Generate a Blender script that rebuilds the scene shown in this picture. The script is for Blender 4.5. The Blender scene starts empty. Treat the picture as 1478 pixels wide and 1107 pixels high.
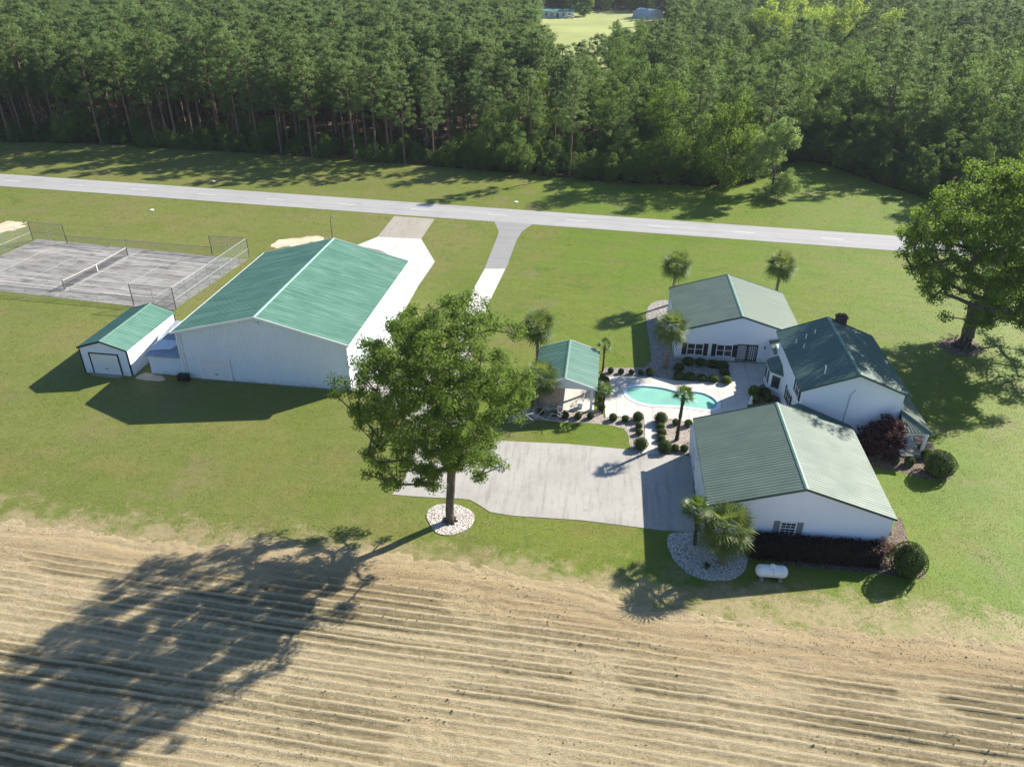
import bpy, bmesh, math, random
import numpy as np
from mathutils import Vector
R = math.radians
scene = bpy.context.scene
COL = scene.collection
rng = np.random.default_rng(7)
random.seed(7)

# ------------------------------------------------------------------ camera
W, H = 1478, 1107
CX, CY = W/2, H/2
FPX, PITCH, ROLL, CAMH = 1114.876, 0.525276, 0.0069986, 37.02174
fw = np.array([0, math.cos(PITCH), -math.sin(PITCH)]); rt = np.array([1., 0, 0]); up = np.cross(rt, fw)
rt2 = math.cos(ROLL)*rt + math.sin(ROLL)*up; up2 = -math.sin(ROLL)*rt + math.cos(ROLL)*up
CAMR = np.array([rt2, up2, fw]); CAMO = np.array([0, 0, CAMH])
def G(px, py, z=0.0):
    """photo pixel -> point of the place at height z"""
    d = CAMR.T @ np.array([(px-CX)/FPX, -(py-CY)/FPX, 1])
    return CAMO + d*(z-CAMO[2])/d[2]
def GY(px, py, Y):
    d = CAMR.T @ np.array([(px-CX)/FPX, -(py-CY)/FPX, 1])
    return CAMO + d*Y/d[1]
def project(P):
    q = (np.asarray(P, float)-CAMO) @ CAMR.T
    return np.stack([CX+FPX*q[..., 0]/q[..., 2], CY-FPX*q[..., 1]/q[..., 2]], -1)
def G2(pts): return [tuple(G(*p)[:2]) for p in pts]

cd = bpy.data.cameras.new('camera'); cam = bpy.data.objects.new('camera', cd); COL.objects.link(cam)
cd.sensor_width = 36; cd.lens = FPX/W*36; cd.clip_start = 0.5; cd.clip_end = 6000
from mathutils import Matrix
cam.matrix_world = Matrix(((rt2[0], up2[0], -fw[0], 0), (rt2[1], up2[1], -fw[1], 0), (rt2[2], up2[2], -fw[2], CAMH), (0, 0, 0, 1)))
scene.camera = cam

# ------------------------------------------------------------------ light
SUN_EL, SUN_AZ = R(30.6), R(34.5)
wd = bpy.data.worlds.new('World'); scene.world = wd; wd.use_nodes = True
nt = wd.node_tree; nt.nodes.clear()
sky = nt.nodes.new('ShaderNodeTexSky'); sky.sky_type = 'NISHITA'; sky.sun_disc = False
sky.sun_elevation = SUN_EL; sky.sun_rotation = R(90)-SUN_AZ; sky.altitude = 50; sky.air_density = 1.0; sky.dust_density = 0.6; sky.ozone_density = 5.0
bg = nt.nodes.new('ShaderNodeBackground'); bg.inputs[1].default_value = 0.079
wo = nt.nodes.new('ShaderNodeOutputWorld'); nt.links.new(sky.outputs[0], bg.inputs[0]); nt.links.new(bg.outputs[0], wo.inputs[0])
sd = bpy.data.lights.new('sun', 'SUN'); sd.energy = 5.0; sd.angle = R(0.53); sd.color = (1.0, 0.93, 0.82)
so = bpy.data.objects.new('sun', sd); COL.objects.link(so)
sv = Vector((math.cos(SUN_AZ)*math.cos(SUN_EL), math.sin(SUN_AZ)*math.cos(SUN_EL), math.sin(SUN_EL)))
so.rotation_euler = sv.to_track_quat('Z', 'Y').to_euler(); so.location = (60, 60, 80)
scene.view_settings.view_transform = 'Standard'; scene.view_settings.look = 'None'
scene.view_settings.exposure = 1.15; scene.view_settings.gamma = 1.0
scene.cycles.use_denoising = True; scene.cycles.denoising_input_passes = 'RGB_ALBEDO_NORMAL'
scene.cycles.max_bounces = 7; scene.cycles.diffuse_bounces = 3; scene.cycles.glossy_bounces = 2
scene.cycles.transmission_bounces = 3; scene.cycles.transparent_max_bounces = 12
scene.cycles.caustics_reflective = False; scene.cycles.caustics_refractive = False
scene.cycles.sample_clamp_indirect = 4

# ------------------------------------------------------------------ materials
class NT:
    def __init__(s, name):
        s.m = bpy.data.materials.new(name); s.m.use_nodes = True; s.t = s.m.node_tree; s.t.nodes.clear()
        s.out = s.n('ShaderNodeOutputMaterial')
    def n(s, t): return s.t.nodes.new(t)
    def l(s, a, b): s.t.links.new(a, b)
    def set(s, sock, v):
        if hasattr(v, 'is_output'): s.l(v, sock)
        elif isinstance(v, (tuple, list)) and len(v) == 3 and sock.type == 'RGBA': sock.default_value = (*v, 1)
        else: sock.default_value = v
    def pos(s): return s.n('ShaderNodeNewGeometry').outputs['Position']
    def obj(s): return s.n('ShaderNodeTexCoord').outputs['Object']
    def mapv(s, v, sc=(1, 1, 1), rot=(0, 0, 0)):
        m = s.n('ShaderNodeMapping'); s.l(v, m.inputs[0]); m.inputs['Scale'].default_value = sc; m.inputs['Rotation'].default_value = rot
        return m.outputs[0]
    def noise(s, v, sc, det=4, rough=.55, dist=0):
        m = s.n('ShaderNodeTexNoise'); s.l(v, m.inputs['Vector']); m.inputs['Scale'].default_value = sc
        m.inputs['Detail'].default_value = det; m.inputs['Roughness'].default_value = rough; m.inputs['Distortion'].default_value = dist
        return m.outputs['Fac']
    def voro(s, v, sc, out='Distance', feat='F1', rnd=1):
        m = s.n('ShaderNodeTexVoronoi'); m.feature = feat; s.l(v, m.inputs['Vector']); m.inputs['Scale'].default_value = sc
        m.inputs['Randomness'].default_value = rnd
        return m.outputs[out]
    def rng(s, v, a, b, c=0, d=1):
        m = s.n('ShaderNodeMapRange'); s.set(m.inputs[0], v)
        for i, q in enumerate((a, b, c, d)): m.inputs[i+1].default_value = q
        return m.outputs[0]
    def math(s, op, a, b=0):
        m = s.n('ShaderNodeMath'); m.operation = op; s.set(m.inputs[0], a); s.set(m.inputs[1], b); return m.outputs[0]
    def mix(s, f, a, b, mode='MIX'):
        m = s.n('ShaderNodeMix'); m.data_type = 'RGBA'; m.blend_type = mode
        s.set(m.inputs[0], f); s.set(m.inputs[6], a); s.set(m.inputs[7], b); return m.outputs[2]
    def island(s): return s.n('ShaderNodeNewGeometry').outputs['Random Per Island']
    def orand(s): return s.n('ShaderNodeObjectInfo').outputs['Random']
    def sep(s, v, i):
        m = s.n('ShaderNodeSeparateXYZ'); s.l(v, m.inputs[0]); return m.outputs[i]
    def bump(s, h, st, dist=.02, nrm=None):
        b = s.n('ShaderNodeBump'); b.inputs['Strength'].default_value = st; b.inputs['Distance'].default_value = dist; s.l(h, b.inputs['Height'])
        return b.outputs[0]
    def pbr(s, col, rough=.8, spec=.3, bump=None, metal=0):
        p = s.n('ShaderNodeBsdfPrincipled'); s.set(p.inputs['Base Color'], col); s.set(p.inputs['Roughness'], rough)
        p.inputs['Specular IOR Level'].default_value = spec; p.inputs['Metallic'].default_value = metal
        if bump is not None: s.l(bump, p.inputs['Normal'])
        s.l(p.outputs[0], s.out.inputs[0]); return s.m
    def leaf(s, col, tcol, t=.4, gloss=.0, rough=.45):
        d = s.n('ShaderNodeBsdfPrincipled'); s.set(d.inputs['Base Color'], col); d.inputs['Roughness'].default_value = rough; d.inputs['Specular IOR Level'].default_value = gloss
        tr = s.n('ShaderNodeBsdfTranslucent'); s.set(tr.inputs[0], tcol)
        mx = s.n('ShaderNodeMixShader'); mx.inputs[0].default_value = t
        s.l(d.outputs[0], mx.inputs[1]); s.l(tr.outputs[0], mx.inputs[2]); s.l(mx.outputs[0], s.out.inputs[0]); return s.m

def plain(name, col, rough=.7, spec=.3, metal=0, var=.12, sc=3.):
    n = NT(name); v = n.obj(); f = n.noise(v, sc, 4)
    return n.pbr(n.mix(n.rng(f, .3, .7), tuple(c*(1-var) for c in col), tuple(min(1, c*(1+var)) for c in col)), rough, spec, metal=metal)

def lawn_color(n):
    p = n.pos()
    big = n.noise(p, .035, 3); mid = n.noise(p, .13, 5, .6); fine = n.noise(p, 1.1, 4, .7); vf = n.noise(p, 6., 3, .7)
    c = n.mix(n.rng(big, .38, .62), (.150, .225, .030), (.225, .262, .052))
    c = n.mix(n.rng(mid, .50, .72), c, (.285, .235, .080))               # drier, olive
    c = n.mix(n.math('MULTIPLY', n.rng(n.noise(p, .17, 6, .68), .535, .68), .8), c, (.30, .225, .14))   # thin brown spots
    c = n.mix(n.math('MULTIPLY', n.rng(n.noise(p, .30, 5, .6, 1.0), .56, .68), .6), c, (.085, .165, .018))  # lusher streaks
    x = n.sep(p, 0)
    lush = n.rng(x, 2, 14)                                             # watered house lawn is greener
    c = n.mix(n.math('MULTIPLY', lush, n.rng(n.noise(p, .2, 4), .35, .6, .75, .2)), c, (.155, .262, .016))
    mow = n.noise(n.mapv(n.mapv(p, (1, 1, 1), (0, 0, R(11.5))), (.04, .75, 1)), 1, 3, .6); c = n.mix(n.rng(mow, .35, .68, .22, 0), c, (.09, .12, .022))   # mowing passes
    c = n.mix(n.math('MULTIPLY', n.rng(x, 4, -12), n.rng(n.noise(p, .09, 5, .65), .3, .65, .15, .62)), c, (.275, .245, .105))      # the unwatered side is paler and drier
    c = n.mix(n.rng(fine, .3, .72), n.mix(.25, c, (.04, .07, .012)), c)
    c = n.mix(n.rng(vf, .35, .75, .4, 0), c, (.06, .085, .016))
    e = n.math('ADD', n.math('ADD', n.sep(p, 1), n.math('MULTIPLY', x, .143)), -38.6)          # grass thins to bare soil along the field
    th_ = n.math('ADD', n.rng(e, -.5, 4.2, .66, 0), n.rng(n.noise(p, .55, 5, .7), .3, .7, -.35, .35))
    c = n.mix(n.math('MULTIPLY', n.rng(th_, .30, .62), n.rng(n.noise(p, 2.6, 3, .7), .3, .6, .35, 1)), c, (.33, .26, .155))
    return c, fine, vf
def m_lawn():
    n = NT('lawn'); c, fine, vf = lawn_color(n)
    h = n.math('ADD', n.math('MULTIPLY', fine, .6), vf)
    n.pbr(n.mix(1., c, (.95, .95, .95), 'MULTIPLY'), .6, .14, n.bump(h, .6, .04)); pr = [q for q in n.t.nodes if q.type == 'BSDF_PRINCIPLED'][0]; n.set(pr.inputs['Specular Tint'], (.85, 1., .38)); return n.m   # sheen of mown blades
def m_blade():
    n = NT('grass_blade'); c, _, _ = lawn_color(n)
    i = n.island()
    c = n.mix(n.rng(i, 0, 1, 0, .5), c, (.20, .24, .045)); c = n.mix(n.rng(i, .8, 1, 0, .6), c, (.30, .25, .11))
    return n.leaf(n.mix(1., c, (.9, .9, .9), 'MULTIPLY'), n.mix(.4, c, (.34, .40, .03)), .5, .15, .6)
def m_field(rows=True):
    n = NT('soil'); p = n.pos()
    r = n.mapv(p, (1, 1, 1), (0, 0, R(9.7)))
    st = n.noise(n.mapv(r, (.25, 3.2, 1)), 1., 5, .7); f = n.noise(p, 2.6, 6, .72); b = n.noise(p, .12, 4); vf = n.noise(p, 10, 4, .75); w = n.noise(p, 26, 2, .6)
    c = n.mix(n.rng(b, .35, .65), (.515, .41, .24), (.595, .49, .30))
    c = n.mix(n.rng(st, .5, .75, 0, .5), c, (.38, .295, .16))
    if rows:
        def at(nm):
            q = n.n('ShaderNodeAttribute'); q.attribute_name = nm; return q.outputs['Fac']
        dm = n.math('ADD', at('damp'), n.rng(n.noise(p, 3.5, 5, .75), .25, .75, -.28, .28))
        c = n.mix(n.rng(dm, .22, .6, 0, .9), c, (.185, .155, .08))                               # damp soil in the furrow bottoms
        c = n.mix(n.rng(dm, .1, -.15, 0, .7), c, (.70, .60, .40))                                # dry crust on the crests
        hd = n.math('MULTIPLY', at('headland'), n.rng(n.noise(n.mapv(r, (.12, 1.1, 1)), 1, 5, .7), .3, .62))
        c = n.mix(n.math('MULTIPLY', hd, .75), c, (.45, .32, .17))                                # rusty, driven-on strip along the grass
    c = n.mix(n.rng(f, .52, .8, 0, .5), c, (.66, .56, .37))
    c = n.mix(n.rng(vf, .52, .72, 0, .7), c, (.20, .16, .09)); c = n.mix(n.rng(w, .42, .75, 0, .5), c, (.22, .18, .105))
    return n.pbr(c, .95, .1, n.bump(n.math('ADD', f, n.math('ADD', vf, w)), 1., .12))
def m_concrete(name, ca, cb, stain, joints=0, rot=0.0, sc=1.0):
    n = NT(name); p = n.pos()
    a = n.noise(p, .25*sc, 5, .6); b = n.noise(p, 1.6*sc, 6, .7); f = n.noise(p, 14, 3)
    c = n.mix(n.rng(a, .3, .7), ca, cb)
    r = n.mapv(p, (1, 1, 1), (0, 0, -rot))
    s2 = n.noise(n.mapv(r, (2.2, .22, 1)), 1, 5, .65)
    c = n.mix(n.rng(s2, .5, .78, 0, .75), c, stain); c = n.mix(n.rng(b, .55, .85, 0, .6), c, stain)
    c = n.mix(n.rng(f, .4, .75, 0, .2), c, stain)
    ck = n.voro(n.mapv(p, (1, 1, 1)), .16, 'Distance', 'DISTANCE_TO_EDGE'); c = n.mix(n.rng(n.math('ADD', ck, n.math('MULTIPLY', n.noise(p, 1.3, 5, .7), .03)), .010, .016, .32, 0), c, stain)     # hairline cracks
    sp = n.voro(p, .55, 'Distance'); c = n.mix(n.rng(n.math('ADD', sp, n.noise(p, 3, 3)), .48, .62, .35, 0), c, stain)     # drips and oil spots
    if joints:
        br = n.n('ShaderNodeTexBrick'); n.l(r, br.inputs['Vector']); br.offset = 0; br.inputs['Scale'].default_value = 1
        br.inputs['Brick Width'].default_value = joints; br.inputs['Row Height'].default_value = joints; br.inputs['Mortar Size'].default_value = .03
        c = n.mix(n.math('MULTIPLY', br.outputs['Fac'], .45), c, (.13, .12, .105))
    return n.pbr(c, .88, .25, n.bump(f, .15, .01))
def m_court():
    n = NT('court_surface'); p = n.pos(); r = n.mapv(p, (1, 1, 1), (0, 0, R(11)))
    a = n.noise(n.mapv(r, (.12, .5, 1)), 1, 6, .7, .6); b = n.noise(n.mapv(r, (.35, 1.3, 1)), 1, 6, .7)
    c = n.mix(n.rng(a, .35, .65), (.195, .185, .172), (.33, .32, .30))
    c = n.mix(n.rng(b, .50, .68, 0, .9), c, (.065, .063, .058)); c = n.mix(n.rng(n.noise(p, .9, 5, .7), .62, .8), c, (.38, .36, .33))
    br = n.n('ShaderNodeTexBrick'); n.l(r, br.inputs['Vector']); br.offset = .0; br.inputs['Scale'].default_value = 1
    br.inputs['Brick Width'].default_value = 6.1; br.inputs['Row Height'].default_value = 3.05; br.inputs['Mortar Size'].default_value = .06; br.inputs['Mortar Smooth'].default_value = .6
    c = n.mix(n.math('MULTIPLY', br.outputs['Fac'], n.rng(n.noise(p, .5, 4), .3, .6, .2, .9)), c, (.07, .066, .055))
    c = n.mix(n.rng(n.noise(p, .05, 3), .52, .7, 0, .35), c, (.42, .36, .27))
    return n.pbr(c, .9, .2)
def m_asphalt(name, col):
    n = NT(name); p = n.pos(); a = n.noise(n.mapv(n.mapv(p, (1, 1, 1), (0, 0, R(11.5))), (.05, .9, 1)), 1, 4); f = n.noise(p, 18, 2); b = n.noise(p, .3, 5)
    c = n.mix(n.rng(a, .3, .7), tuple(q*.9 for q in col), tuple(q*1.1 for q in col)); c = n.mix(n.rng(b, .5, .8, 0, .25), c, (.15, .145, .14)); c = n.mix(n.rng(f, .4, .7, 0, .2), c, (.1, .1, .1))
    return n.pbr(c, .85, .3)
def m_gravel(name, cols, sc):
    n = NT(name); p = n.pos(); v = n.voro(p, sc, 'Color'); d = n.voro(p, sc)
    g = n.sep(v, 0); c = n.mix(g, cols[0], cols[1]); c = n.mix(n.rng(n.sep(v, 1), .7, 1), c, cols[2])
    c = n.mix(n.rng(d, .42, .75, 0, .85), c, tuple(q*.25 for q in cols[0]))
    c = n.mix(n.rng(n.noise(p, .6, 4), .55, .75, 0, .5), c, cols[2])
    return n.pbr(c, .85, .25, n.bump(n.math('SUBTRACT', 1, d), .9, .06))
def m_roof(name, ca, cb, chalk, rough=.42):
    n = NT(name); o = n.obj()
    s1 = n.noise(n.mapv(o, (.3, 2.7, .3)), 1, 4, .6); s2 = n.noise(o, .5, 4); s3 = n.noise(n.mapv(o, (.25, 1.1, .25)), 1, 4, .6)
    c = n.mix(n.rng(s2, .3, .7), ca, cb); c = n.mix(n.rng(s1, .45, .75, 0, .55), c, chalk); c = n.mix(n.rng(s3, .5, .8, 0, .35), c, chalk)
    return n.pbr(c, n.rng(s2, .3, .7, rough+.02, rough+.16), .32, None)
def m_siding(name, col, dirt):
    n = NT(name); o = n.obj(); z = n.sep(o, 2)
    a = n.noise(n.mapv(o, (1, 1, .25)), 1.2, 5, .65)
    c = n.mix(n.rng(a, .45, .8, 0, .35), col, dirt)
    low = n.math('MULTIPLY', n.rng(z, .55, 0), n.rng(n.noise(o, 2.5, 5), .35, .65))
    c = n.mix(n.math('MULTIPLY', low, .55), c, (.32, .28, .22))             # splash dirt along the base
    return n.pbr(c, .55, .35)
def m_bark(name, a, b):
    n = NT(name); o = n.obj(); f = n.noise(n.mapv(o, (6, 6, 1.2)), 1, 6, .7); v = n.noise(o, 1.1, 4)
    c = n.mix(n.rng(f, .35, .68), a, b); c = n.mix(n.rng(v, .55, .75, 0, .5), c, tuple(q*1.35 for q in b))
    return n.pbr(c, .95, .1, n.bump(f, .9, .06))
def m_foliage(name, a, b, tr, t=.38, gloss=.12, rough=.55, inst=.35):
    n = NT(name); i = n.island(); o = n.orand(); p = n.pos()
    cl = n.noise(p, .9, 3)
    c = n.mix(n.math('MULTIPLY', n.math('ADD', i, cl), .55), a, b)
    c = n.mix(n.rng(o, 0, 1, 0, inst), c, tuple(q*f for q, f in zip(b, (1.35, 1.15, .8))))
    return n.leaf(c, n.mix(n.rng(i, 0, 1, 0, .5), tr, b), t, gloss, rough)

M = {}
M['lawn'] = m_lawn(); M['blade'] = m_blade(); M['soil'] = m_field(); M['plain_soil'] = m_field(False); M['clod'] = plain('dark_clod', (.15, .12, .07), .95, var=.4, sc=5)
M['concrete'] = m_concrete('parking_concrete', (.335, .325, .295), (.425, .41, .375), (.19, .177, .157), 0, R(-6))
M['new_concrete'] = m_concrete('apron_concrete', (.52, .505, .47), (.59, .575, .54), (.42, .395, .355), 5., R(-8))
M['old_concrete'] = m_concrete('old_concrete', (.31, .285, .24), (.37, .34, .29), (.23, .20, .165))
M['deck'] = m_concrete('pool_deck', (.52, .50, .46), (.61, .585, .54), (.38, .34, .29), 3.2, R(-6))
M['court'] = m_court()
M['asphalt'] = m_asphalt('road_asphalt', (.35, .345, .34)); M['asphalt_dark'] = m_asphalt('drive_asphalt', (.27, .266, .262))
M['paint'] = plain('road_paint', (.62, .61, .58), .7, var=.2, sc=2)
M['faded'] = plain('court_line_paint', (.43, .42, .40), .8, var=.25, sc=1.5)
M['gravel_white'] = m_gravel('white_stones', ((.50, .48, .44), (.76, .73, .69), (.34, .30, .26)), 11)
M['gravel_tree'] = m_gravel('tree_ring_stones', ((.50, .45, .40), (.80, .74, .68), (.34, .28, .24)), 9)
M['gravel_pink'] = m_gravel('pale_chippings', ((.40, .34, .29), (.60, .53, .47), (.32, .25, .2)), 13)
M['gravel_grey'] = m_gravel('bed_pebbles', ((.30, .285, .26), (.52, .50, .465), (.22, .2, .18)), 11)
M['mulch'] = m_gravel('bark_mulch', ((.135, .10, .075), (.215, .16, .12), (.30, .24, .185)), 11)
M['sand'] = plain('bare_sand', (.58, .47, .33), .95, var=.2, sc=.6)
M['floor'] = m_gravel('pine_straw', ((.13, .075, .042), (.20, .12, .068), (.07, .075, .03)), 1.1)
M['hay'] = plain('hay_meadow', (.30, .335, .11), .95, var=.2, sc=.03)
M['roof_barn'] = m_roof('barn_roof_metal', (.062, .165, .115), (.085, .205, .148), (.21, .36, .28), .50)
M['roof_shed'] = m_roof('shed_roof_metal', (.10, .235, .175), (.13, .28, .21), (.26, .42, .34), .47)
M['roof_house'] = m_roof('house_roof_metal', (.105, .152, .118), (.130, .178, .14), (.165, .215, .175), .52)
M['roof_main'] = m_roof('main_roof_metal', (.058, .122, .10), (.076, .145, .118), (.12, .19, .16), .40)
M['roof_cabana'] = m_roof('cabana_roof_metal', (.08, .19, .145), (.10, .22, .17), (.20, .34, .27), .48)
M['seam'] = plain('dark_trim', (.05, .10, .08), .5)
M['green_trim'] = plain('green_cap', (.14, .235, .185), .4)
M['ridge_barn'] = plain('pale_cap', (.30, .46, .385), .45)
M['siding'] = m_siding('white_siding', (.78, .82, .87), (.70, .73, .77))  # white siding tinted blue: skylight tone of its shaded sides put into the colour
M['barn_wall'] = m_siding('white_ribbed_metal', (.70, .755, .81), (.62, .66, .70))  # same blue shade tone mixed into the white base colour
M['white'] = plain('white_trim', (.80, .80, .79), .5, var=.05)
M['dark'] = plain('dark_shutter', (.022, .025, .028), .5)
M['grey_shutter'] = plain('grey_shutter', (.22, .23, .25), .6)
M['door_white'] = plain('door_white', (.70, .71, .71), .55, var=.06)
M['garage_door'] = plain('garage_door', (.60, .63, .66), .5, var=.06)
n = NT('window_glass'); M['glass'] = n.pbr(n.mix(n.rng(n.noise(n.obj(), 1.5, 3), .3, .7), (.018, .022, .026), (.06, .07, .075)), .06, .8)
M['curtain'] = plain('curtain_glass', (.34, .34, .33), .25, .6)
M['brick'] = plain('chimney_brick', (.085, .055, .045), .9, var=.35, sc=9)
M['tan'] = plain('tan_wall', (.45, .33, .235), .85, var=.15)
M['galv'] = plain('galvanised_steel', (.42, .43, .43), .45, .5, .5)
M['post_dark'] = plain('weathered_post', (.10, .10, .095), .7)
M['tank'] = plain('tank_paint', (.72, .73, .74), .4, .5, var=.05)
M['black'] = plain('black_plastic', (.015, .015, .016), .5)
M['plaster'] = plain('pool_plaster', (.62, .74, .72), .6, var=.06)
M['coping'] = plain('pool_coping', (.66, .74, .78), .5, var=.06)
M['translucent'] = plain('corrugated_pale_sheet', (.30, .34, .39), .35, .5, var=.25, sc=.7)
M['pale_sheet'] = plain('white_roof_sheet', (.62, .66, .70), .4, .5, var=.06)
M['grey_roof'] = plain('far_roof_grey', (.50, .55, .58), .5, .4, var=.1, sc=.3)
def m_wire(name, col, dens):
    n = NT(name); d = n.n('ShaderNodeBsdfDiffuse'); d.inputs[0].default_value = (*col, 1); t = n.n('ShaderNodeBsdfTransparent')
    mx = n.n('ShaderNodeMixShader'); mx.inputs[0].default_value = dens
    n.l(t.outputs[0], mx.inputs[1]); n.l(d.outputs[0], mx.inputs[2]); n.l(mx.outputs[0], n.out.inputs[0]); return n.m
M['wire'] = m_wire('chain_link_wire', (.26, .30, .27), .17); M['net'] = m_wire('net_cord', (.07, .07, .07), .45); M['tape'] = plain('net_tape', (.44, .44, .42), .8)
n = NT('pool_water'); t_ = n.n('ShaderNodeBsdfTransparent'); n.set(t_.inputs[0], (.60, .97, .90)); d_ = n.n('ShaderNodeBsdfDiffuse'); n.set(d_.inputs[0], (.36, .80, .65))
g_ = n.n('ShaderNodeBsdfGlossy'); g_.inputs['Roughness'].default_value = .03; fr = n.n('ShaderNodeFresnel'); fr.inputs[0].default_value = 1.33
bw = n.bump(n.noise(n.pos(), 2.2, 3), .12, .05); n.l(bw, g_.inputs['Normal']); n.l(bw, fr.inputs['Normal'])
m1 = n.n('ShaderNodeMixShader'); n.l(n.rng(n.noise(n.pos(), .35, 3), .3, .7, .50, .68), m1.inputs[0]); n.l(t_.outputs[0], m1.inputs[1]); n.l(d_.outputs[0], m1.inputs[2])
m2 = n.n('ShaderNodeMixShader'); n.l(fr.outputs[0], m2.inputs[0]); n.l(m1.outputs[0], m2.inputs[1]); n.l(g_.outputs[0], m2.inputs[2]); n.l(m2.outputs[0], n.out.inputs[0]); M['water'] = n.m
M['bark'] = m_bark('pecan_bark', (.075, .060, .048), (.19, .155, .125)); M['bark_pine'] = m_bark('pine_bark', (.13, .085, .06), (.26, .175, .125))
M['palm_bark'] = m_bark('palm_trunk', (.13, .105, .08), (.27, .225, .175)); M['palm_dark'] = m_bark('windmill_trunk', (.035, .027, .02), (.085, .065, .05))
M['dead_wood'] = m_bark('bleached_wood', (.40, .37, .33), (.58, .54, .50))
M['leaf_pecan'] = m_foliage('pecan_leaves', (.055, .105, .020), (.135, .210, .045), (.22, .34, .05), .46)
M['leaf_oak'] = m_foliage('oak_leaves', (.055, .110, .016), (.140, .220, .034), (.24, .37, .035), .47)
M['leaf_broad'] = m_foliage('broadleaf_leaves', (.058, .115, .030), (.140, .225, .056), (.22, .34, .06), .44, inst=.75)
M['leaf_lime'] = m_foliage('lime_leaves', (.20, .30, .045), (.32, .42, .075), (.52, .64, .10), .52)
M['leaf_pale'] = m_foliage('pale_leaves', (.15, .23, .065), (.28, .37, .13), (.34, .46, .12), .45)
M['needle'] = m_foliage('pine_needles', (.066, .118, .042), (.150, .228, .080), (.23, .33, .10), .45, inst=.6)
M['leaf_ball'] = m_foliage('clipped_leaves', (.038, .074, .018), (.100, .150, .034), (.13, .20, .03), .30, inst=.3)
M['leaf_bright'] = m_foliage('bright_clipped_leaves', (.09, .15, .02), (.17, .23, .035), (.2, .28, .03), .3)
M['leaf_hedge'] = m_foliage('maroon_hedge_leaves', (.020, .012, .011), (.045, .028, .022), (.05, .025, .02), .2, inst=0)
M['leaf_red'] = m_foliage('maroon_leaves', (.028, .012, .014), (.075, .035, .035), (.14, .05, .045), .3, inst=0)
M['leaf_dry'] = m_foliage('pinkish_dry_leaves', (.13, .075, .06), (.22, .14, .11), (.2, .12, .08), .25, inst=0)
M['frond'] = m_foliage('sabal_fronds', (.045, .085, .020), (.135, .185, .055), (.24, .31, .06), .40, .2, .5, .15)
M['frond_wind'] = m_foliage('windmill_fronds', (.045, .095, .020), (.10, .170, .035), (.18, .27, .03), .35, .4, .4, .15)
M['frond_dead'] = m_foliage('dead_fronds', (.22, .11, .035), (.36, .20, .07), (.35, .18, .05), .3, .1, .7, 0)
M['core'] = plain('inner_twigs', (.028, .034, .014), .95)

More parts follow.
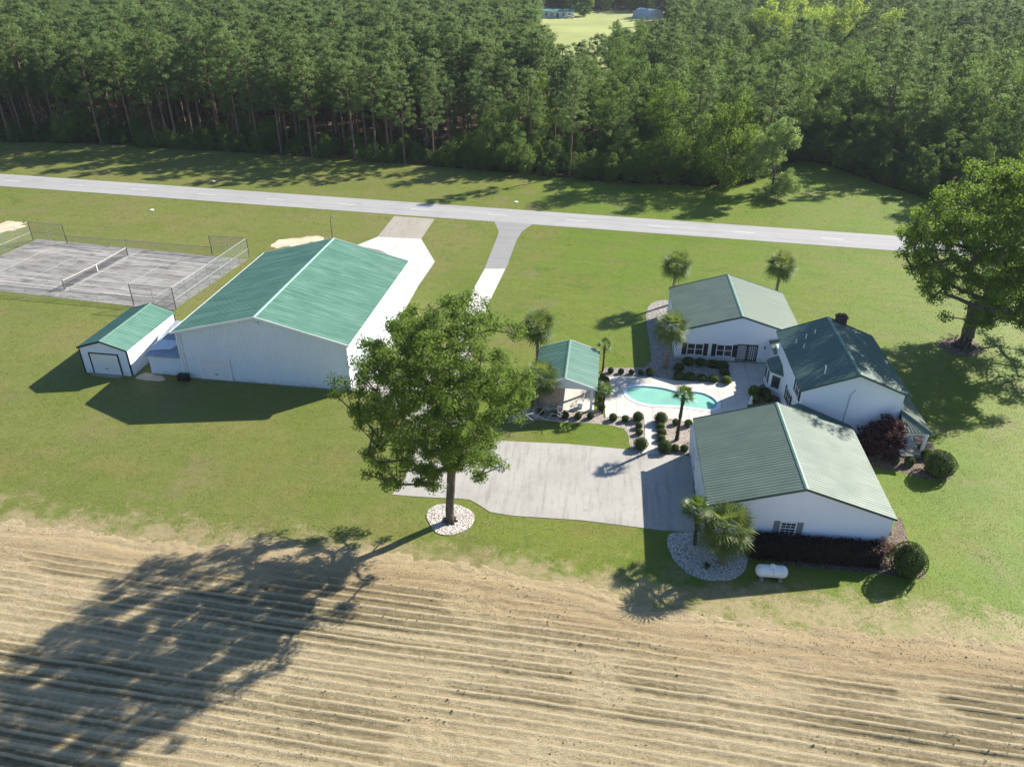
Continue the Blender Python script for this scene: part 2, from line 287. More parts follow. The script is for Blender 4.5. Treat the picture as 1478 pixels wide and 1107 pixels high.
# ------------------------------------------------------------------ helpers
def link(o, parent=None):
    COL.objects.link(o)
    if parent is not None: o.parent = parent
    return o
def tag(o, label=None, cat=None, group=None, kind=None):
    if label: o['label'] = label
    if cat: o['category'] = cat
    if group: o['group'] = group
    if kind: o['kind'] = kind
    return o
def thing(name, label, cat, loc=(0, 0, 0), rz=0, group=None):
    o = bpy.data.objects.new(name, None); COL.objects.link(o); o.empty_display_size = .3
    o.location = loc; o.rotation_euler = (0, 0, rz)
    return tag(o, label, cat, group)
def copy_tree(o, parent=None):
    c = o.copy(); COL.objects.link(c); c.parent = parent
    for ch in [q for q in o.children]: copy_tree(ch, c)
    return c
class MB:
    def __init__(s): s.v = []; s.f = []; s.mi = []
    def quad(s, *p, mi=0):
        i = len(s.v); s.v += [tuple(map(float, q)) for q in p]; s.f.append(tuple(range(i, i+len(p)))); s.mi.append(mi); return s
    def box(s, x0, x1, y0, y1, z0, z1, mi=0, P=None):
        P = P or (lambda a, b, c: (a, b, c)); i = len(s.v)
        s.v += [P(*q) for q in ((x0, y0, z0), (x1, y0, z0), (x1, y1, z0), (x0, y1, z0), (x0, y0, z1), (x1, y0, z1), (x1, y1, z1), (x0, y1, z1))]
        for f in ((3, 2, 1, 0), (4, 5, 6, 7), (0, 1, 5, 4), (1, 2, 6, 5), (2, 3, 7, 6), (3, 0, 4, 7)): s.f.append(tuple(i+k for k in f)); s.mi.append(mi)
        return s
    def strip(s, A, B, mi=0, closed=False):
        i = len(s.v); n = len(A); s.v += [tuple(map(float, q)) for q in A]+[tuple(map(float, q)) for q in B]
        for k in range(n if closed else n-1):
            q = (k+1) % n; s.f.append((i+k, i+q, i+n+q, i+n+k)); s.mi.append(mi)
        return s
    def prism(s, poly, f0, f1, mi=0):
        """poly list of 2D; f0,f1 map (a,b)->3D for both ends"""
        A = [f0(*p) for p in poly]; B = [f1(*p) for p in poly]
        s.strip(A, B, mi, True); s.quad(*A[::-1], mi=mi); s.quad(*B, mi=mi); return s
    def tube(s, pts, rad, n=8, cap=True, mi=0):
        pts = [Vector(p) for p in pts]; rings = []
        rad = rad if hasattr(rad, '__len__') else [rad]*len(pts)
        for k, p in enumerate(pts):
            d = (pts[min(k+1, len(pts)-1)]-pts[max(k-1, 0)]).normalized()
            a = d.orthogonal().normalized() if abs(d.z) < .95 else Vector((1, 0, 0)).cross(d).normalized()
            b = d.cross(a)
            rings.append([p+(a*math.cos(t)+b*math.sin(t))*rad[k] for t in [2*math.pi*q/n for q in range(n)]])
        for k in range(len(rings)-1): s.strip(rings[k], rings[k+1], mi, True)
        if cap: s.quad(*rings[-1], mi=mi); s.quad(*rings[0][::-1], mi=mi)
        return s
    def mesh(s, name, mats, smooth=False):
        me = bpy.data.meshes.new(name); me.from_pydata(s.v, [], s.f)
        for m in (mats if isinstance(mats, (list, tuple)) else [mats]): me.materials.append(m)
        if any(s.mi): me.polygons.foreach_set('material_index', s.mi)
        if smooth: me.polygons.foreach_set('use_smooth', [True]*len(s.f))
        me.update(); return me
    def build(s, name, mats, parent=None, smooth=False, fix=False):
        me = s.mesh(name, mats, smooth)
        if fix:
            b = bmesh.new(); b.from_mesh(me); bmesh.ops.remove_doubles(b, verts=b.verts, dist=1e-5); bmesh.ops.recalc_face_normals(b, faces=b.faces); b.to_mesh(me); b.free()
        return link(bpy.data.objects.new(name, me), parent)
def np_mesh(name, V, k, mats, mi=None, smooth=False):
    """V (n*k,3): n separate k-gons"""
    nv = len(V); nf = nv//k; me = bpy.data.meshes.new(name)
    me.vertices.add(nv); me.vertices.foreach_set('co', np.ascontiguousarray(V, np.float32).ravel())
    me.loops.add(nv); me.loops.foreach_set('vertex_index', np.arange(nv, dtype=np.int32))
    me.polygons.add(nf); me.polygons.foreach_set('loop_start', np.arange(0, nv, k, dtype=np.int32))
    for m in mats: me.materials.append(m)
    if mi is not None: me.polygons.foreach_set('material_index', np.asarray(mi, np.int32))
    me.update(calc_edges=True); me.validate(); return me
def inpoly(X, Y, poly):
    X = np.asarray(X); Y = np.asarray(Y); r = np.zeros(X.shape, bool); n = len(poly)
    for i in range(n):
        x0, y0 = poly[i]; x1, y1 = poly[(i+1) % n]
        if y0 == y1: continue
        r ^= ((y0 > Y) != (y1 > Y)) & (X < (x1-x0)*(Y-y0)/(y1-y0)+x0)
    return r
def lattice(seed, n=256):
    return np.random.default_rng(seed).random((n, n))
def vnoise(x, y, seed):
    L = lattice(seed); xi = np.floor(x).astype(int); yi = np.floor(y).astype(int); fx = x-xi; fy = y-yi
    fx = fx*fx*(3-2*fx); fy = fy*fy*(3-2*fy); a = xi % 256; b = yi % 256; a1 = (a+1) % 256; b1 = (b+1) % 256
    return (L[a, b]*(1-fx)+L[a1, b]*fx)*(1-fy)+(L[a, b1]*(1-fx)+L[a1, b1]*fx)*fy
def fbm(x, y, seed, o=4):
    s = 0; a = .5
    for k in range(o): s = s+a*vnoise(x*2**k, y*2**k, seed+k); a *= .5
    return s/(1-.5**o)
def smooth(poly, it=2):
    for _ in range(it):
        q = []
        for i in range(len(poly)):
            a = np.array(poly[i]); b = np.array(poly[(i+1) % len(poly)]); q += [tuple(.75*a+.25*b), tuple(.25*a+.75*b)]
        poly = q
    return poly
def wobble(poly, amp, step=.5, seed=1):
    out = []; n = len(poly)
    for i in range(n):
        a = np.array(poly[i]); b = np.array(poly[(i+1) % n]); L = np.linalg.norm(b-a); k = max(1, int(L/step)); nn = np.array([-(b-a)[1], (b-a)[0]])/(L+1e-9)
        for j in range(k):
            p = a+(b-a)*j/k; out.append(tuple(p+nn*amp*(float(fbm(np.array(p[0]*1.3), np.array(p[1]*1.3), seed, 3))-.5)*2))
    return out
BEDS = []
def sheet(name, outline, z, m, holes=(), kind='structure', thick=0, parent=None):
    if name.endswith(('_bed', '_ring', '_patch', 'driveway', '_entry')): BEDS.append(list(outline))
    b = bmesh.new(); es = []
    for lp in [outline]+list(holes):
        vs = [b.verts.new((x, y, z)) for x, y in lp]
        es += [b.edges.new((vs[i], vs[(i+1) % len(vs)])) for i in range(len(vs))]
    bmesh.ops.triangle_fill(b, use_beauty=True, use_dissolve=False, edges=es)
    for f in b.faces:
        f.normal_update()
        if f.normal.z < 0: f.normal_flip()
    if thick:
        for lp in [outline]+list(holes):
            for i in range(len(lp)):
                p, q = lp[i], lp[(i+1) % len(lp)]
                b.faces.new([b.verts.new((p[0], p[1], z)), b.verts.new((p[0], p[1], z-thick)), b.verts.new((q[0], q[1], z-thick)), b.verts.new((q[0], q[1], z))])
    me = bpy.data.meshes.new(name); b.to_mesh(me); b.free(); me.materials.append(m)
    o = link(bpy.data.objects.new(name, me), parent)
    if kind: o['kind'] = kind
    return o

hv = bpy.data.materials.new('haze'); hv.use_nodes = True; hv.node_tree.nodes.clear()
ho = hv.node_tree.nodes.new('ShaderNodeOutputMaterial'); hp = hv.node_tree.nodes.new('ShaderNodeVolumePrincipled'); hp.inputs['Color'].default_value = (.80, .88, 1, 1); hp.inputs['Density'].default_value = .0001; hp.inputs['Anisotropy'].default_value = .2
hv.node_tree.links.new(hp.outputs[0], ho.inputs['Volume'])
hb_ = MB(); hb_.box(-2600, 2600, -500, 3100, -2.5, 44); hz_ = hb_.build('haze', hv); hz_['kind'] = 'stuff'; hz_['label'] = 'thin pale summer haze'; hz_['category'] = 'haze'

# ------------------------------------------------------------------ buildings (fitted ground plans: x, y, heading, half width, half length, eave, ridge, overhang)
BARN = (-21.8561, 73.6362, 1.4313, 8.6137, 10.5884, 4.925, 7.1451, .35)
SHED = (-38.4167, 69.356, 1.4287, 2.5643, 4.4191, 2.8052, 3.6306, .12)
GUEST = (23.0393, 73.9489, 1.4681, 6.1892, 5.4479, 3.1289, 5.0252, .15)
MAIN = (28.637, 59.5827, 1.4658, 4.3817, 5.4752, 4.9247, 6.6618, .40)
GAR = (20.3733, 46.6946, 1.4627, 6.2924, 5.5414, 3.171, 5.1782, .15)
CAB = (5.0983, 62.568, 1.449, 2.9031, 3.7111, 2.522, 3.4743, .40)
def bframe(b): return (b[0], b[1], 0), b[2]-math.pi/2
def local2world(b, u, v):
    a = b[2]; return (b[0]+u*math.sin(a)+v*math.cos(a), b[1]-u*math.cos(a)+v*math.sin(a))
def foot(b, grow=0):
    w, l = b[3]-b[7]+grow, b[4]-b[7]+grow
    return [local2world(b, *q) for q in ((-w, -l), (w, -l), (w, l), (-w, l))]
def rib_profile(v0, v1, sp, rw, rh):
    pts = [(v0, 0)]; n = int((v1-v0)/sp); off = ((v1-v0)-(n-1)*sp)/2
    for k in range(n):
        c = v0+off+k*sp; pts += [(c-rw/2-.015, 0), (c-rw/2, rh), (c+rw/2, rh), (c+rw/2+.015, 0)]
    pts.append((v1, 0)); return pts
def gable_roof(root, b, m, sp=.28, rw=.035, rh=.035, trim='white', cap='green_trim', thick=.10, gutter=None, vrange=None):
    x, y, a, w, l, ze, zr, o = b
    v0, v1 = vrange or (-l, l)
    mb = MB()
    for s in (-1, 1):
        pr = rib_profile(v0, v1, sp, rw, rh); A = [(0, v, zr+h) for v, h in pr]; B = [(s*w, v, ze+h) for v, h in pr]
        mb.strip(A, B) if s > 0 else mb.strip(B, A)
        t = thick                                                       # underside and edges of the slab
        mb.quad((0, v0, zr-.01), (s*w, v0, ze-.01), (s*w, v0, ze-t), (0, v0, zr-t)); mb.quad((0, v1, zr-.01), (0, v1, zr-t), (s*w, v1, ze-t), (s*w, v1, ze-.01))
        mb.quad((0, v0, zr-t), (s*w, v0, ze-t), (s*w, v1, ze-t), (0, v1, zr-t)); mb.quad((s*w, v0, ze-.01), (s*w, v1, ze-.01), (s*w, v1, ze-t), (s*w, v0, ze-t))
    roof = mb.build('roof', m, root)
    sl = (zr-ze)/w; cp = MB()
    for s in (-1, 1):
        cp.quad((0, v0-.03, zr+rh+.03), (s*.13, v0-.03, zr+rh+.02-sl*.13), (s*.13, v1+.03, zr+rh+.02-sl*.13), (0, v1+.03, zr+rh+.03))
        cp.quad((s*.13, v0-.03, zr+rh+.02-sl*.13), (s*.135, v0-.03, zr-sl*.13), (s*.135, v1+.03, zr-sl*.13), (s*.13, v1+.03, zr+rh+.02-sl*.13))
    cp.build('ridge_cap', M[cap], roof)
    for s in (-1, 1):
        for vv, sg in ((v0, -1), (v1, 1)):
            e0, e1 = vv+sg*.004, vv+sg*.05; tr = MB()
            tr.prism([(0, zr+.045), (s*w, ze+.045), (s*w, ze-thick-.05), (0, zr-thick-.05)], lambda p, q: (p, e0, q), lambda p, q: (p, e1, q)); tr.build('rake_trim', M[trim], roof, fix=True)
    if gutter:
        for s in (-1, 1): gb = MB(); gb.box(*sorted((s*(w+.004), s*(w+.11))), v0+.03, v1-.03, ze-.13, ze-.01); gb.build('gutter', M[gutter], roof)
    return roof
def lap_wall(mb, P, hw, ze, zr, step=.16, z0=0):
    """horizontal lap siding on a gable face; P(s,z,out)"""
    z = z0
    while z < zr-.05:
        z1 = min(z+step, zr-.02)
        wa = hw if z <= ze else hw*(zr-z)/(zr-ze); wb = hw if z1 <= ze else hw*(zr-z1)/(zr-ze)
        mb.quad(P(-wa, z, .026), P(wa, z, .026), P(wb, z1, .006), P(-wb, z1, .006)); mb.quad(P(-wa, z, .0), P(wa, z, .0), P(wa, z, .026), P(-wa, z, .026)); z = z1
def lap_side(mb, P, s0, s1, zt, step=.16):
    z = 0
    while z < zt-.02:
        z1 = min(z+step, zt); mb.quad(P(s0, z, .026), P(s1, z, .026), P(s1, z1, .006), P(s0, z1, .006)); mb.quad(P(s0, z, 0), P(s1, z, 0), P(s1, z, .026), P(s0, z, .026)); z = z1
def core_prism(mb, hw, hl, ze, zr):
    mb.prism([(-hw, 0), (hw, 0), (hw, ze), (0, zr), (-hw, ze)], lambda p, q: (p, -hl, q), lambda p, q: (p, hl, q))
def faces(hw, hl):
    return dict(front=lambda s, z, o: (s, -hl-o, z), back=lambda s, z, o: (s, hl+o, z), left=lambda s, z, o: (-hw-o, s, z), right=lambda s, z, o: (hw+o, s, z))
def pb(mb, P, s0, s1, z0, z1, o0, o1, mi=0):
    return mb.box(s0, s1, o0, o1, z0, z1, mi, lambda a, b, c: P(a, c, b))
def window(root, P, s0, s1, z0, z1, cols=2, rows=3, mull=False, fm='white', glass='glass'):
    f = MB(); t = .07
    pb(f, P, s0, s0+t, z0, z1, .02, .085); pb(f, P, s1-t, s1, z0, z1, .02, .085); pb(f, P, s0+t, s1-t, z0, z0+t, .02, .10); pb(f, P, s0+t, s1-t, z1-t, z1, .02, .085)
    a, b = s0+t, s1-t
    ivs = [(a, b)]
    if mull: mid = (a+b)/2; pb(f, P, mid-.045, mid+.045, z0+t, z1-t, .03, .08); ivs = [(a, mid-.045), (mid+.045, b)]
    for q0, q1 in ivs:
        for k in range(1, cols): c = q0+(q1-q0)*k/cols; pb(f, P, c-.014, c+.014, z0+t, z1-t, .045, .060)
        for k in range(1, rows): c = z0+t+(z1-z0-2*t)*k/rows; pb(f, P, q0, q1, c-(.03 if k*2 == rows else .014), c+(.03 if k*2 == rows else .014), .046, .064)
    w = f.build('window', M[fm], root); g = MB(); pb(g, P, a, b, z0+t, z1-t, .028, .042); g.build('pane', M[glass], w); return w
def shutter(root, P, s0, s1, z0, z1, m='dark'):
    f = MB(); pb(f, P, s0, s1, z0, z1, .028, .05)
    pb(f, P, s0, s0+.05, z0, z1, .05, .068); pb(f, P, s1-.05, s1, z0, z1, .05, .068)
    for zz in (z0, (z0+z1)/2-.03, z1-.06): pb(f, P, s0+.05, s1-.05, zz, zz+.06, .05, .068)
    for k in range(10):
        zz = z0+.08+(z1-z0-.16)*k/10; pb(f, P, s0+.05, s1-.05, zz, zz+.02, .05, .060)
    return f.build('shutter', M[m], root)
def panel_door(root, P, s0, s1, z0, z1, m, rows, name='roller_door', frame='white'):
    f = MB(); h = (z1-z0)/rows
    for k in range(rows): pb(f, P, s0, s1, z0+k*h+.012, z0+(k+1)*h-.012, .03, .055); pb(f, P, s0, s1, z0+k*h-.012, z0+k*h+.012, .022, .034)
    d = f.build(name, M[m], root)
    t = MB(); pb(t, P, s0-.12, s0-.005, z0, z1+.12, .02, .09); pb(t, P, s1+.005, s1+.12, z0, z1+.12, .02, .09); pb(t, P, s0-.005, s1+.005, z1+.005, z1+.12, .02, .09)
    t.build('door_frame', M[frame], d); hd = MB(); c = (s0+s1)/2; pb(hd, P, c-.12, c+.12, z0+.55, z0+.62, .056, .09); hd.build('handle', M['black'], d)
    return d

# ---- barn
loc, rz = bframe(BARN); barn = thing('barn', 'big white metal barn with a vivid green ribbed roof and a roller door', 'barn', loc, rz)
x, y, a, w, l, ze, zr, o = BARN; hw, hl = w-o, l-o; sl = (zr-ze)/w; wt = ze+sl*o-.12; wr = zr-.12
mb = MB(); core_prism(mb, hw-.03, hl-.03, wt, wr)
ztop = lambda u: wt+(wr-wt)*(1-abs(u)/hw)
for sgn in (-1, 1):
    for half in (-1, 1):
        pr = rib_profile(*((-hw, 0) if half < 0 else (0, hw)), .30, .06, .035)
        mb.strip([(u, sgn*(hl+h), 0) for u, h in pr], [(u, sgn*(hl+h), ztop(u)) for u, h in pr])
    pr = rib_profile(-hl, hl, .30, .06, .035)
    mb.strip([(sgn*(hw+h), v, 0) for v, h in pr], [(sgn*(hw+h), v, wt) for v, h in pr])
wall = mb.build('wall', M['barn_wall'], barn)
for su in (-1, 1):
    for sv_ in (-1, 1): c = MB(); c.box(*sorted((su*(hw+.005), su*(hw+.06))), *sorted((sv_*(hl-.12), sv_*(hl+.06))), 0, wt-.02); c.box(*sorted((su*(hw-.12), su*(hw+.004))), *sorted((sv_*(hl+.038), sv_*(hl+.062))), 0, wt-.02); c.build('corner_trim', M['white'], wall)
c = MB(); c.box(-hw-.08, hw+.08, -hl-.10, hl+.10, -.05, .06); c.build('foundation', M['concrete'], barn)
gable_roof(barn, BARN, M['roof_barn'], .36, .045, .020, 'white', 'ridge_barn', gutter='white')
F = faces(hw, hl); fo = lambda P: (lambda s, z, o_: P(s, z, o_+.03))
panel_door(barn, fo(F['front']), -6.35, -3.5, .06, 2.25, 'door_white', 6)
for u in (-hw+.35, ): 
    t = MB(); t.tube([(u, -hl-.10, 4.7), (u, -hl-.10, .15), (u, -hl-.3, .08)], .05, 6); t.build('downspout', M['white'], barn)
t = MB(); t.tube([(hw+.10, hl-.4, 4.85), (hw+.10, hl-.4, .1)], .05, 6); t.build('downspout', M['white'], barn)
d = MB(); P = fo(F['right']); pb(d, P, 2.0, 3.0, .06, 2.1, .03, .06); dd = d.build('side_door', M['door_white'], barn)
panel_door(barn, fo(F['back']), -2.2, 2.6, .06, 3.6, 'door_white', 8)
d = MB(); P = fo(F['front']); pb(d, P, -.05, .25, 6.35, 6.5, .02, .2); d.build('floodlight', M['white'], barn)

# ---- shed
loc, rz = bframe(SHED); shed = thing('shed', 'small white metal shed with a pale green roof and dark corner trim', 'shed', loc, rz)
x, y, a, w, l, ze, zr, o = SHED; hw, hl = w-o, l-o; sl = (zr-ze)/w; wt = ze+sl*o-.08; wr = zr-.08
mb = MB(); core_prism(mb, hw-.02, hl-.02, wt, wr); F = faces(hw, hl)
for k in ('front', 'back'): lap_wall(mb, F[k], hw, wt, wr, .23)
for k in ('left', 'right'): lap_side(mb, F[k], -hl, hl, wt, .23)
wall = mb.build('wall', M['barn_wall'], shed)
for su in (-1, 1):
    for sv_ in (-1, 1): c = MB(); c.box(*sorted((su*(hw+.028), su*(hw+.05))), *sorted((sv_*(hl-.07), sv_*(hl+.05))), 0, wt-.02); c.box(*sorted((su*(hw-.07), su*(hw+.027))), *sorted((sv_*(hl+.028), sv_*(hl+.05))), 0, wt-.02); c.build('corner_trim', M['black'], wall)
gable_roof(shed, SHED, M['roof_shed'], .24, .05, .035, 'black', 'green_trim', thick=.07)
d = panel_door(shed, F['front'], -1.45, 1.38, .08, 2.2, 'door_white', 9, frame='black')
c = MB(); pb(c, F['right'], 3.2, 3.45, 1.5, 1.75, .03, .12); c.build('vent', M['black'], shed)
c = MB(); c.box(-1.6, 1.5, -hl-.55, -hl-.06, -.02, .04); c.build('doorstep', M['old_concrete'], shed)

# ---- lean-to between shed and barn
loc, rz = bframe(BARN); lean = thing('lean_to', 'low white lean-to with a blue-grey sheet roof between shed and barn', 'lean-to', loc, rz)
mb = MB(); u0, u1, v0, v1 = -11.85, -8.44, -10.0, -4.2
mb.box(u0, u1, v0, v1, 0, 2.02)
pr = rib_profile(u0, u1, .30, .06, .03); mb.strip([(u, v0-.02-h, 0) for u, h in pr], [(u, v0-.02-h, 2.05) for u, h in pr])
mb.build('wall', M['barn_wall'], lean)
r_ = MB(); pr = rib_profile(u0-.15, u1, .2, .05, .03)
r_.strip([(u, v0-.2, 2.1+h) for u, h in pr], [(u, v1, 2.9+h) for u, h in pr]); r_.quad((u0-.15, v0-.2, 2.07), (u1, v0-.2, 2.07), (u1, v1, 2.87), (u0-.15, v1, 2.87)); r_.box(u0-.15, u1, v0-.25, v0-.2, 1.98, 2.13)
rf = r_.build('roof', M['translucent'], lean)
r_ = MB(); zz = lambda v: 2.1+.8*(v-v0+.2)/(v1-v0+.2)
r_.quad((u0-.1, v0+.5, zz(v0+.5)+.05), (u1-1.5, v0+.9, zz(v0+.9)+.05), (u1-.9, v0+2.4, zz(v0+2.4)+.05), (u0+.2, v0+2.4, zz(v0+2.4)+.05))
r_.build('white_sheet', M['pale_sheet'], rf)
q = G(266, 549); bx = MB(); bx.box(-.5, .5, -.28, .28, .2, .58); bx.box(-.54, .54, -.31, .31, .58, .64); bx.box(-.5, -.4, -.25, .25, 0, .2); bx.box(.4, .5, -.25, .25, 0, .2)
ob = bx.build('utility_box', M['black']); ob.location = q; ob.rotation_euler.z = rz; tag(ob, 'small black box standing on the grass in front of the barn corner', 'box')

# ---- guest wing
loc, rz = bframe(GUEST); guest = thing('guest_house', 'white house behind the pool with paired dark-shuttered windows and a sage green roof', 'house', loc, rz)
x, y, a, w, l, ze, zr, o = GUEST; hw, hl = w-o, l-o; sl = (zr-ze)/w; wt = ze+sl*o-.11; wr = zr-.11; F = faces(hw, hl)
mb = MB(); core_prism(mb, hw, hl, wt, wr)
for k in ('front', 'back'): lap_wall(mb, F[k], hw, wt, wr)
for k in ('left', 'right'): lap_side(mb, F[k], -hl, hl, wt)
mb.build('wall', M['siding'], guest); gable_roof(guest, GUEST, M['roof_house'], .30, .03, .016, 'seam', 'green_trim')
P = F['front']
window(guest, P, -4.93, -3.32, .50, 1.80, 1, 2, True); shutter(guest, P, -5.42, -4.96, .48, 1.82); shutter(guest, P, -3.29, -2.85, .48, 1.82)
window(guest, P, -2.03, -.46, .50, 1.82, 1, 2, True); shutter(guest, P, -2.5, -2.06, .48, 1.84); shutter(guest, P, -.43, .0, .48, 1.84)
d = MB(); pb(d, P, -.02, .06, .1, 1.95, .026, .1); pb(d, P, 1.92, 2.0, .1, 1.95, .026, .1); pb(d, P, .06, 1.92, 1.87, 1.95, .026, .1); pb(d, P, .92, 1.06, .1, 1.87, .03, .09); pb(d, P, .06, 1.92, .1, .2, .03, .09)
dr = d.build('door', M['dark'], guest)
g = MB(); pb(g, P, .12, .92, .2, 1.85, .03, .05); g.build('pane', M['curtain'], dr)
g = MB(); pb(g, P, 1.06, 1.88, .2, 1.85, .03, .05); g.build('pane', M['glass'], dr)
g = MB()
for k in range(1, 4): c_ = 1.06+.82*k/4; pb(g, P, c_-.02, c_+.02, .2, 1.85, .052, .062)
for k in range(1, 6): c_ = .2+1.65*k/6; pb(g, P, 1.06, 1.88, c_-.018, c_+.018, .053, .064)
g.build('grille', M['white'], dr)
g = MB(); pb(g, P, 2.6, 2.72, 1.6, 1.85, .03, .14); g.build('wall_light', M['black'], guest)
g = MB(); pb(g, F['left'], 4.7, 4.9, .2, 2.9, .03, .1); g.build('downspout', M['white'], guest)

# ---- main house
loc, rz = bframe(MAIN); main = thing('main_house', 'tall white house with dark green roof, brick chimney and side porch', 'house', loc, rz)
x, y, a, w, l, ze, zr, o = MAIN; hw, hl = w-o, l-o; sl = (zr-ze)/w; wt = ze+sl*o-.12; wr = zr-.12; F = faces(hw, hl)
mb = MB(); core_prism(mb, hw, hl, wt, wr)
for k in ('front', 'back'): lap_wall(mb, F[k], hw, wt, wr)
for k in ('left', 'right'): lap_side(mb, F[k], -hl, hl, wt)
mb.build('wall', M['siding'], main); roof = gable_roof(main, MAIN, M['roof_main'], .30, .035, .03, 'seam', 'green_trim')
ch = MB(); ch.box(.75, 1.65, hl+.05, hl+.7, 0, 6.75); ch.box(.68, 1.72, hl+.42, hl+.77, 6.75, 6.87); ch.box(.68, 1.72, hl-.02, hl+.418, 6.75, 6.87); ch.box(.85, 1.15, hl+.15, hl+.6, 6.87, 7.05); ch.box(1.25, 1.55, hl+.15, hl+.6, 6.87, 7.05)
ch.build('chimney', M['brick'], main)
for u, v in ((-3.3, 2.3), (-2.4, 2.7), (-1.6, 3.1), (-2.9, 1.1)):
    z = zr-sl*abs(u); t = MB(); t.tube([(u, v, z-.1), (u, v, z+.42)], .05, 8); t.build('vent_pipe', M['white'], roof, True)
u, v = -2.3, -3.9; z = zr-sl*abs(u); t = MB(); t.tube([(u, v, z-.1), (u, v, z+.55), (u-.05, v, z+.75)], [.06, .06, .09], 8); t.build('vent_pipe', M['white'], roof, True)
P = F['left']
window(main, P, -1.9, -.45, 1.0, 2.35, 2, 2); shutter(main, P, -.42, .0, .98, 2.37); shutter(main, P, -2.35, -1.93, .98, 2.37)
window(main, P, -3.95, -2.7, 3.2, 4.5, 2, 2); shutter(main, P, -2.65, -2.2, 3.18, 4.52); shutter(main, P, -4.45, -4.0, 3.18, 4.52)
g = MB(); pb(g, P, -2.75, -2.63, 1.6, 1.85, .03, .15); g.build('wall_light', M['black'], main)
# bay window on the pool side
bay = MB(); fp = [(-hw, 1.6), (-hw-.95, 2.35), (-hw-.95, 4.55), (-hw, 5.07)]
bay.prism(fp, lambda p, q: (p, q, 0), lambda p, q: (p, q, 2.35))
by = bay.build('bay_window', M['siding'], main, fix=True)
def seg_face(p, q):
    p = np.array(p); q = np.array(q); d = (q-p)/np.linalg.norm(q-p); nn = np.array([-d[1], d[0]]); nn = nn if nn[0] < 0 else -nn
    return lambda s, z, o_: (*(p+d*s+nn*o_), z)
for p, q, m0, m1 in ((fp[0], fp[1], .2, 1.0), (fp[1], fp[2], .25, .95), (fp[1], fp[2], 1.25, 1.95)):
    Pq = seg_face(p, q); wn = MB(); pb(wn, Pq, m0-.06, m1+.06, .75, 2.1, .004, .05); ww = wn.build('window', M['white'], by)
    gl = MB(); pb(gl, Pq, m0, m1, .82, 2.03, .052, .06); gl.build('pane', M['glass'], ww)
r_ = MB(); e = [(-hw, 1.35, 2.36), (-hw-1.1, 2.2, 2.36), (-hw-1.1, 4.7, 2.36), (-hw, 5.2, 2.36)]; t0, t1 = (-hw-.02, 2.5, 2.95), (-hw-.02, 4.4, 2.95)
r_.quad(e[0], e[1], t0); r_.quad(e[1], e[2], t1, t0); r_.quad(e[2], e[3], t1); r_.quad(*[(p[0], p[1], 2.352) for p in e[::-1]])
r_.build('bay_roof', M['roof_main'], by)
# hall joining main house and guest wing, with its small roof
hb = MB(); hb.box(-hw+.1, 1.6, hl+.01, hl+3.55, 0, 2.55); hb.box(-hw+.1, -hw+.9, hl+.02, hl+1.4, 2.55, 3.1); hb.build('link_wall', M['siding'], main)
r_ = MB(); r_.prism([(-hw-.25, 2.72), (-hw+1.2, 3.02), (-hw+1.2, 2.94), (-hw-.25, 2.62)], lambda p, q: (p, hl+.1, q), lambda p, q: (p, hl+2.9, q)); r_.box(-hw+1.22, 1.7, hl+.02, hl+3.5, 2.56, 2.66)
r_.build('link_roof', M['roof_house'], main, fix=True)
# breezeway roof towards the garage
r_ = MB(); pr = rib_profile(-7.25, -5.14, .27, .03, .03)
r_.strip([(-4.25, v, 3.5+h) for v, h in pr], [(.35, v, 1.62+h) for v, h in pr]); r_.strip([(-5.6, v, 2.9+h) for v, h in pr], [(-4.25, v, 3.5+h) for v, h in pr])
r_.quad((-4.25, -7.25, 3.42), (.35, -7.25, 1.54), (.35, -5.14, 1.54), (-4.25, -5.14, 3.42)); r_.quad((-4.25, -7.25, 3.49), (.35, -7.25, 1.61), (.35, -7.25, 1.54), (-4.25, -7.25, 3.42)); r_.quad((.35, -7.25, 1.61), (.35, -5.14, 1.61), (.35, -5.14, 1.54), (.35, -7.25, 1.54))
r_.build('breezeway_roof', M['roof_main'], main)
b_ = MB(); b_.box(-3.6, .05, -7.1, -5.12, 0, 1.5); b_.build('breezeway_wall', M['siding'], main)
t = MB(); t.tube([(0.0, -hl-.06, 5.05), (-.28, -hl-.08, 4.55), (-.40, -hl-.08, 1.3), (-.40, -hl-.1, .1)], .022, 6); t.build('cable_conduit', M['grey_shutter'], main)
# side porch
pz = 2.40; A0 = (hw+.02, -hl+.05, 3.35); A1 = (hw+.02, 4.9, 3.35); E0 = (hw-.12, -6.95, pz); E1 = (6.15, -6.95, pz); E2 = (6.15, 5.6, pz)
r_ = MB(); n_ = 44
f_ = [(0, 0)]
for k in range(n_): f_ += [((k+.42)/n_, 0), ((k+.44)/n_, .03), ((k+.56)/n_, .03), ((k+.58)/n_, 0)]
f_.append((1, 0)); lerp = lambda p, q, t: tuple(p[i]*(1-t)+q[i]*t for i in range(3)); zz = lambda p, h: (p[0], p[1], p[2]+h)
r_.strip([zz(lerp(A0, A1, t), h) for t, h in f_], [zz(lerp(E1, E2, t), h) for t, h in f_])
f2 = [(0, 0)]
for k in range(8): f2 += [((k+.40)/8, 0), ((k+.44)/8, .03), ((k+.56)/8, .03), ((k+.60)/8, 0)]
f2.append((1, 0))
r_.strip([A0 for t, h in f2], [zz(lerp(E0, E1, t), h) for t, h in f2])
r_.quad(E0, E1, E2, (hw, 5.6, pz)) if False else r_.quad((E0[0], E0[1], pz-.05), (E1[0], E1[1], pz-.05), (E2[0], E2[1], pz-.05), (hw-.12, 5.6, pz-.05))
r_.strip([E0, E1, E2], [zz(E0, -.05), zz(E1, -.05), zz(E2, -.05)])
prf = r_.build('porch_roof', M['roof_house'], main)
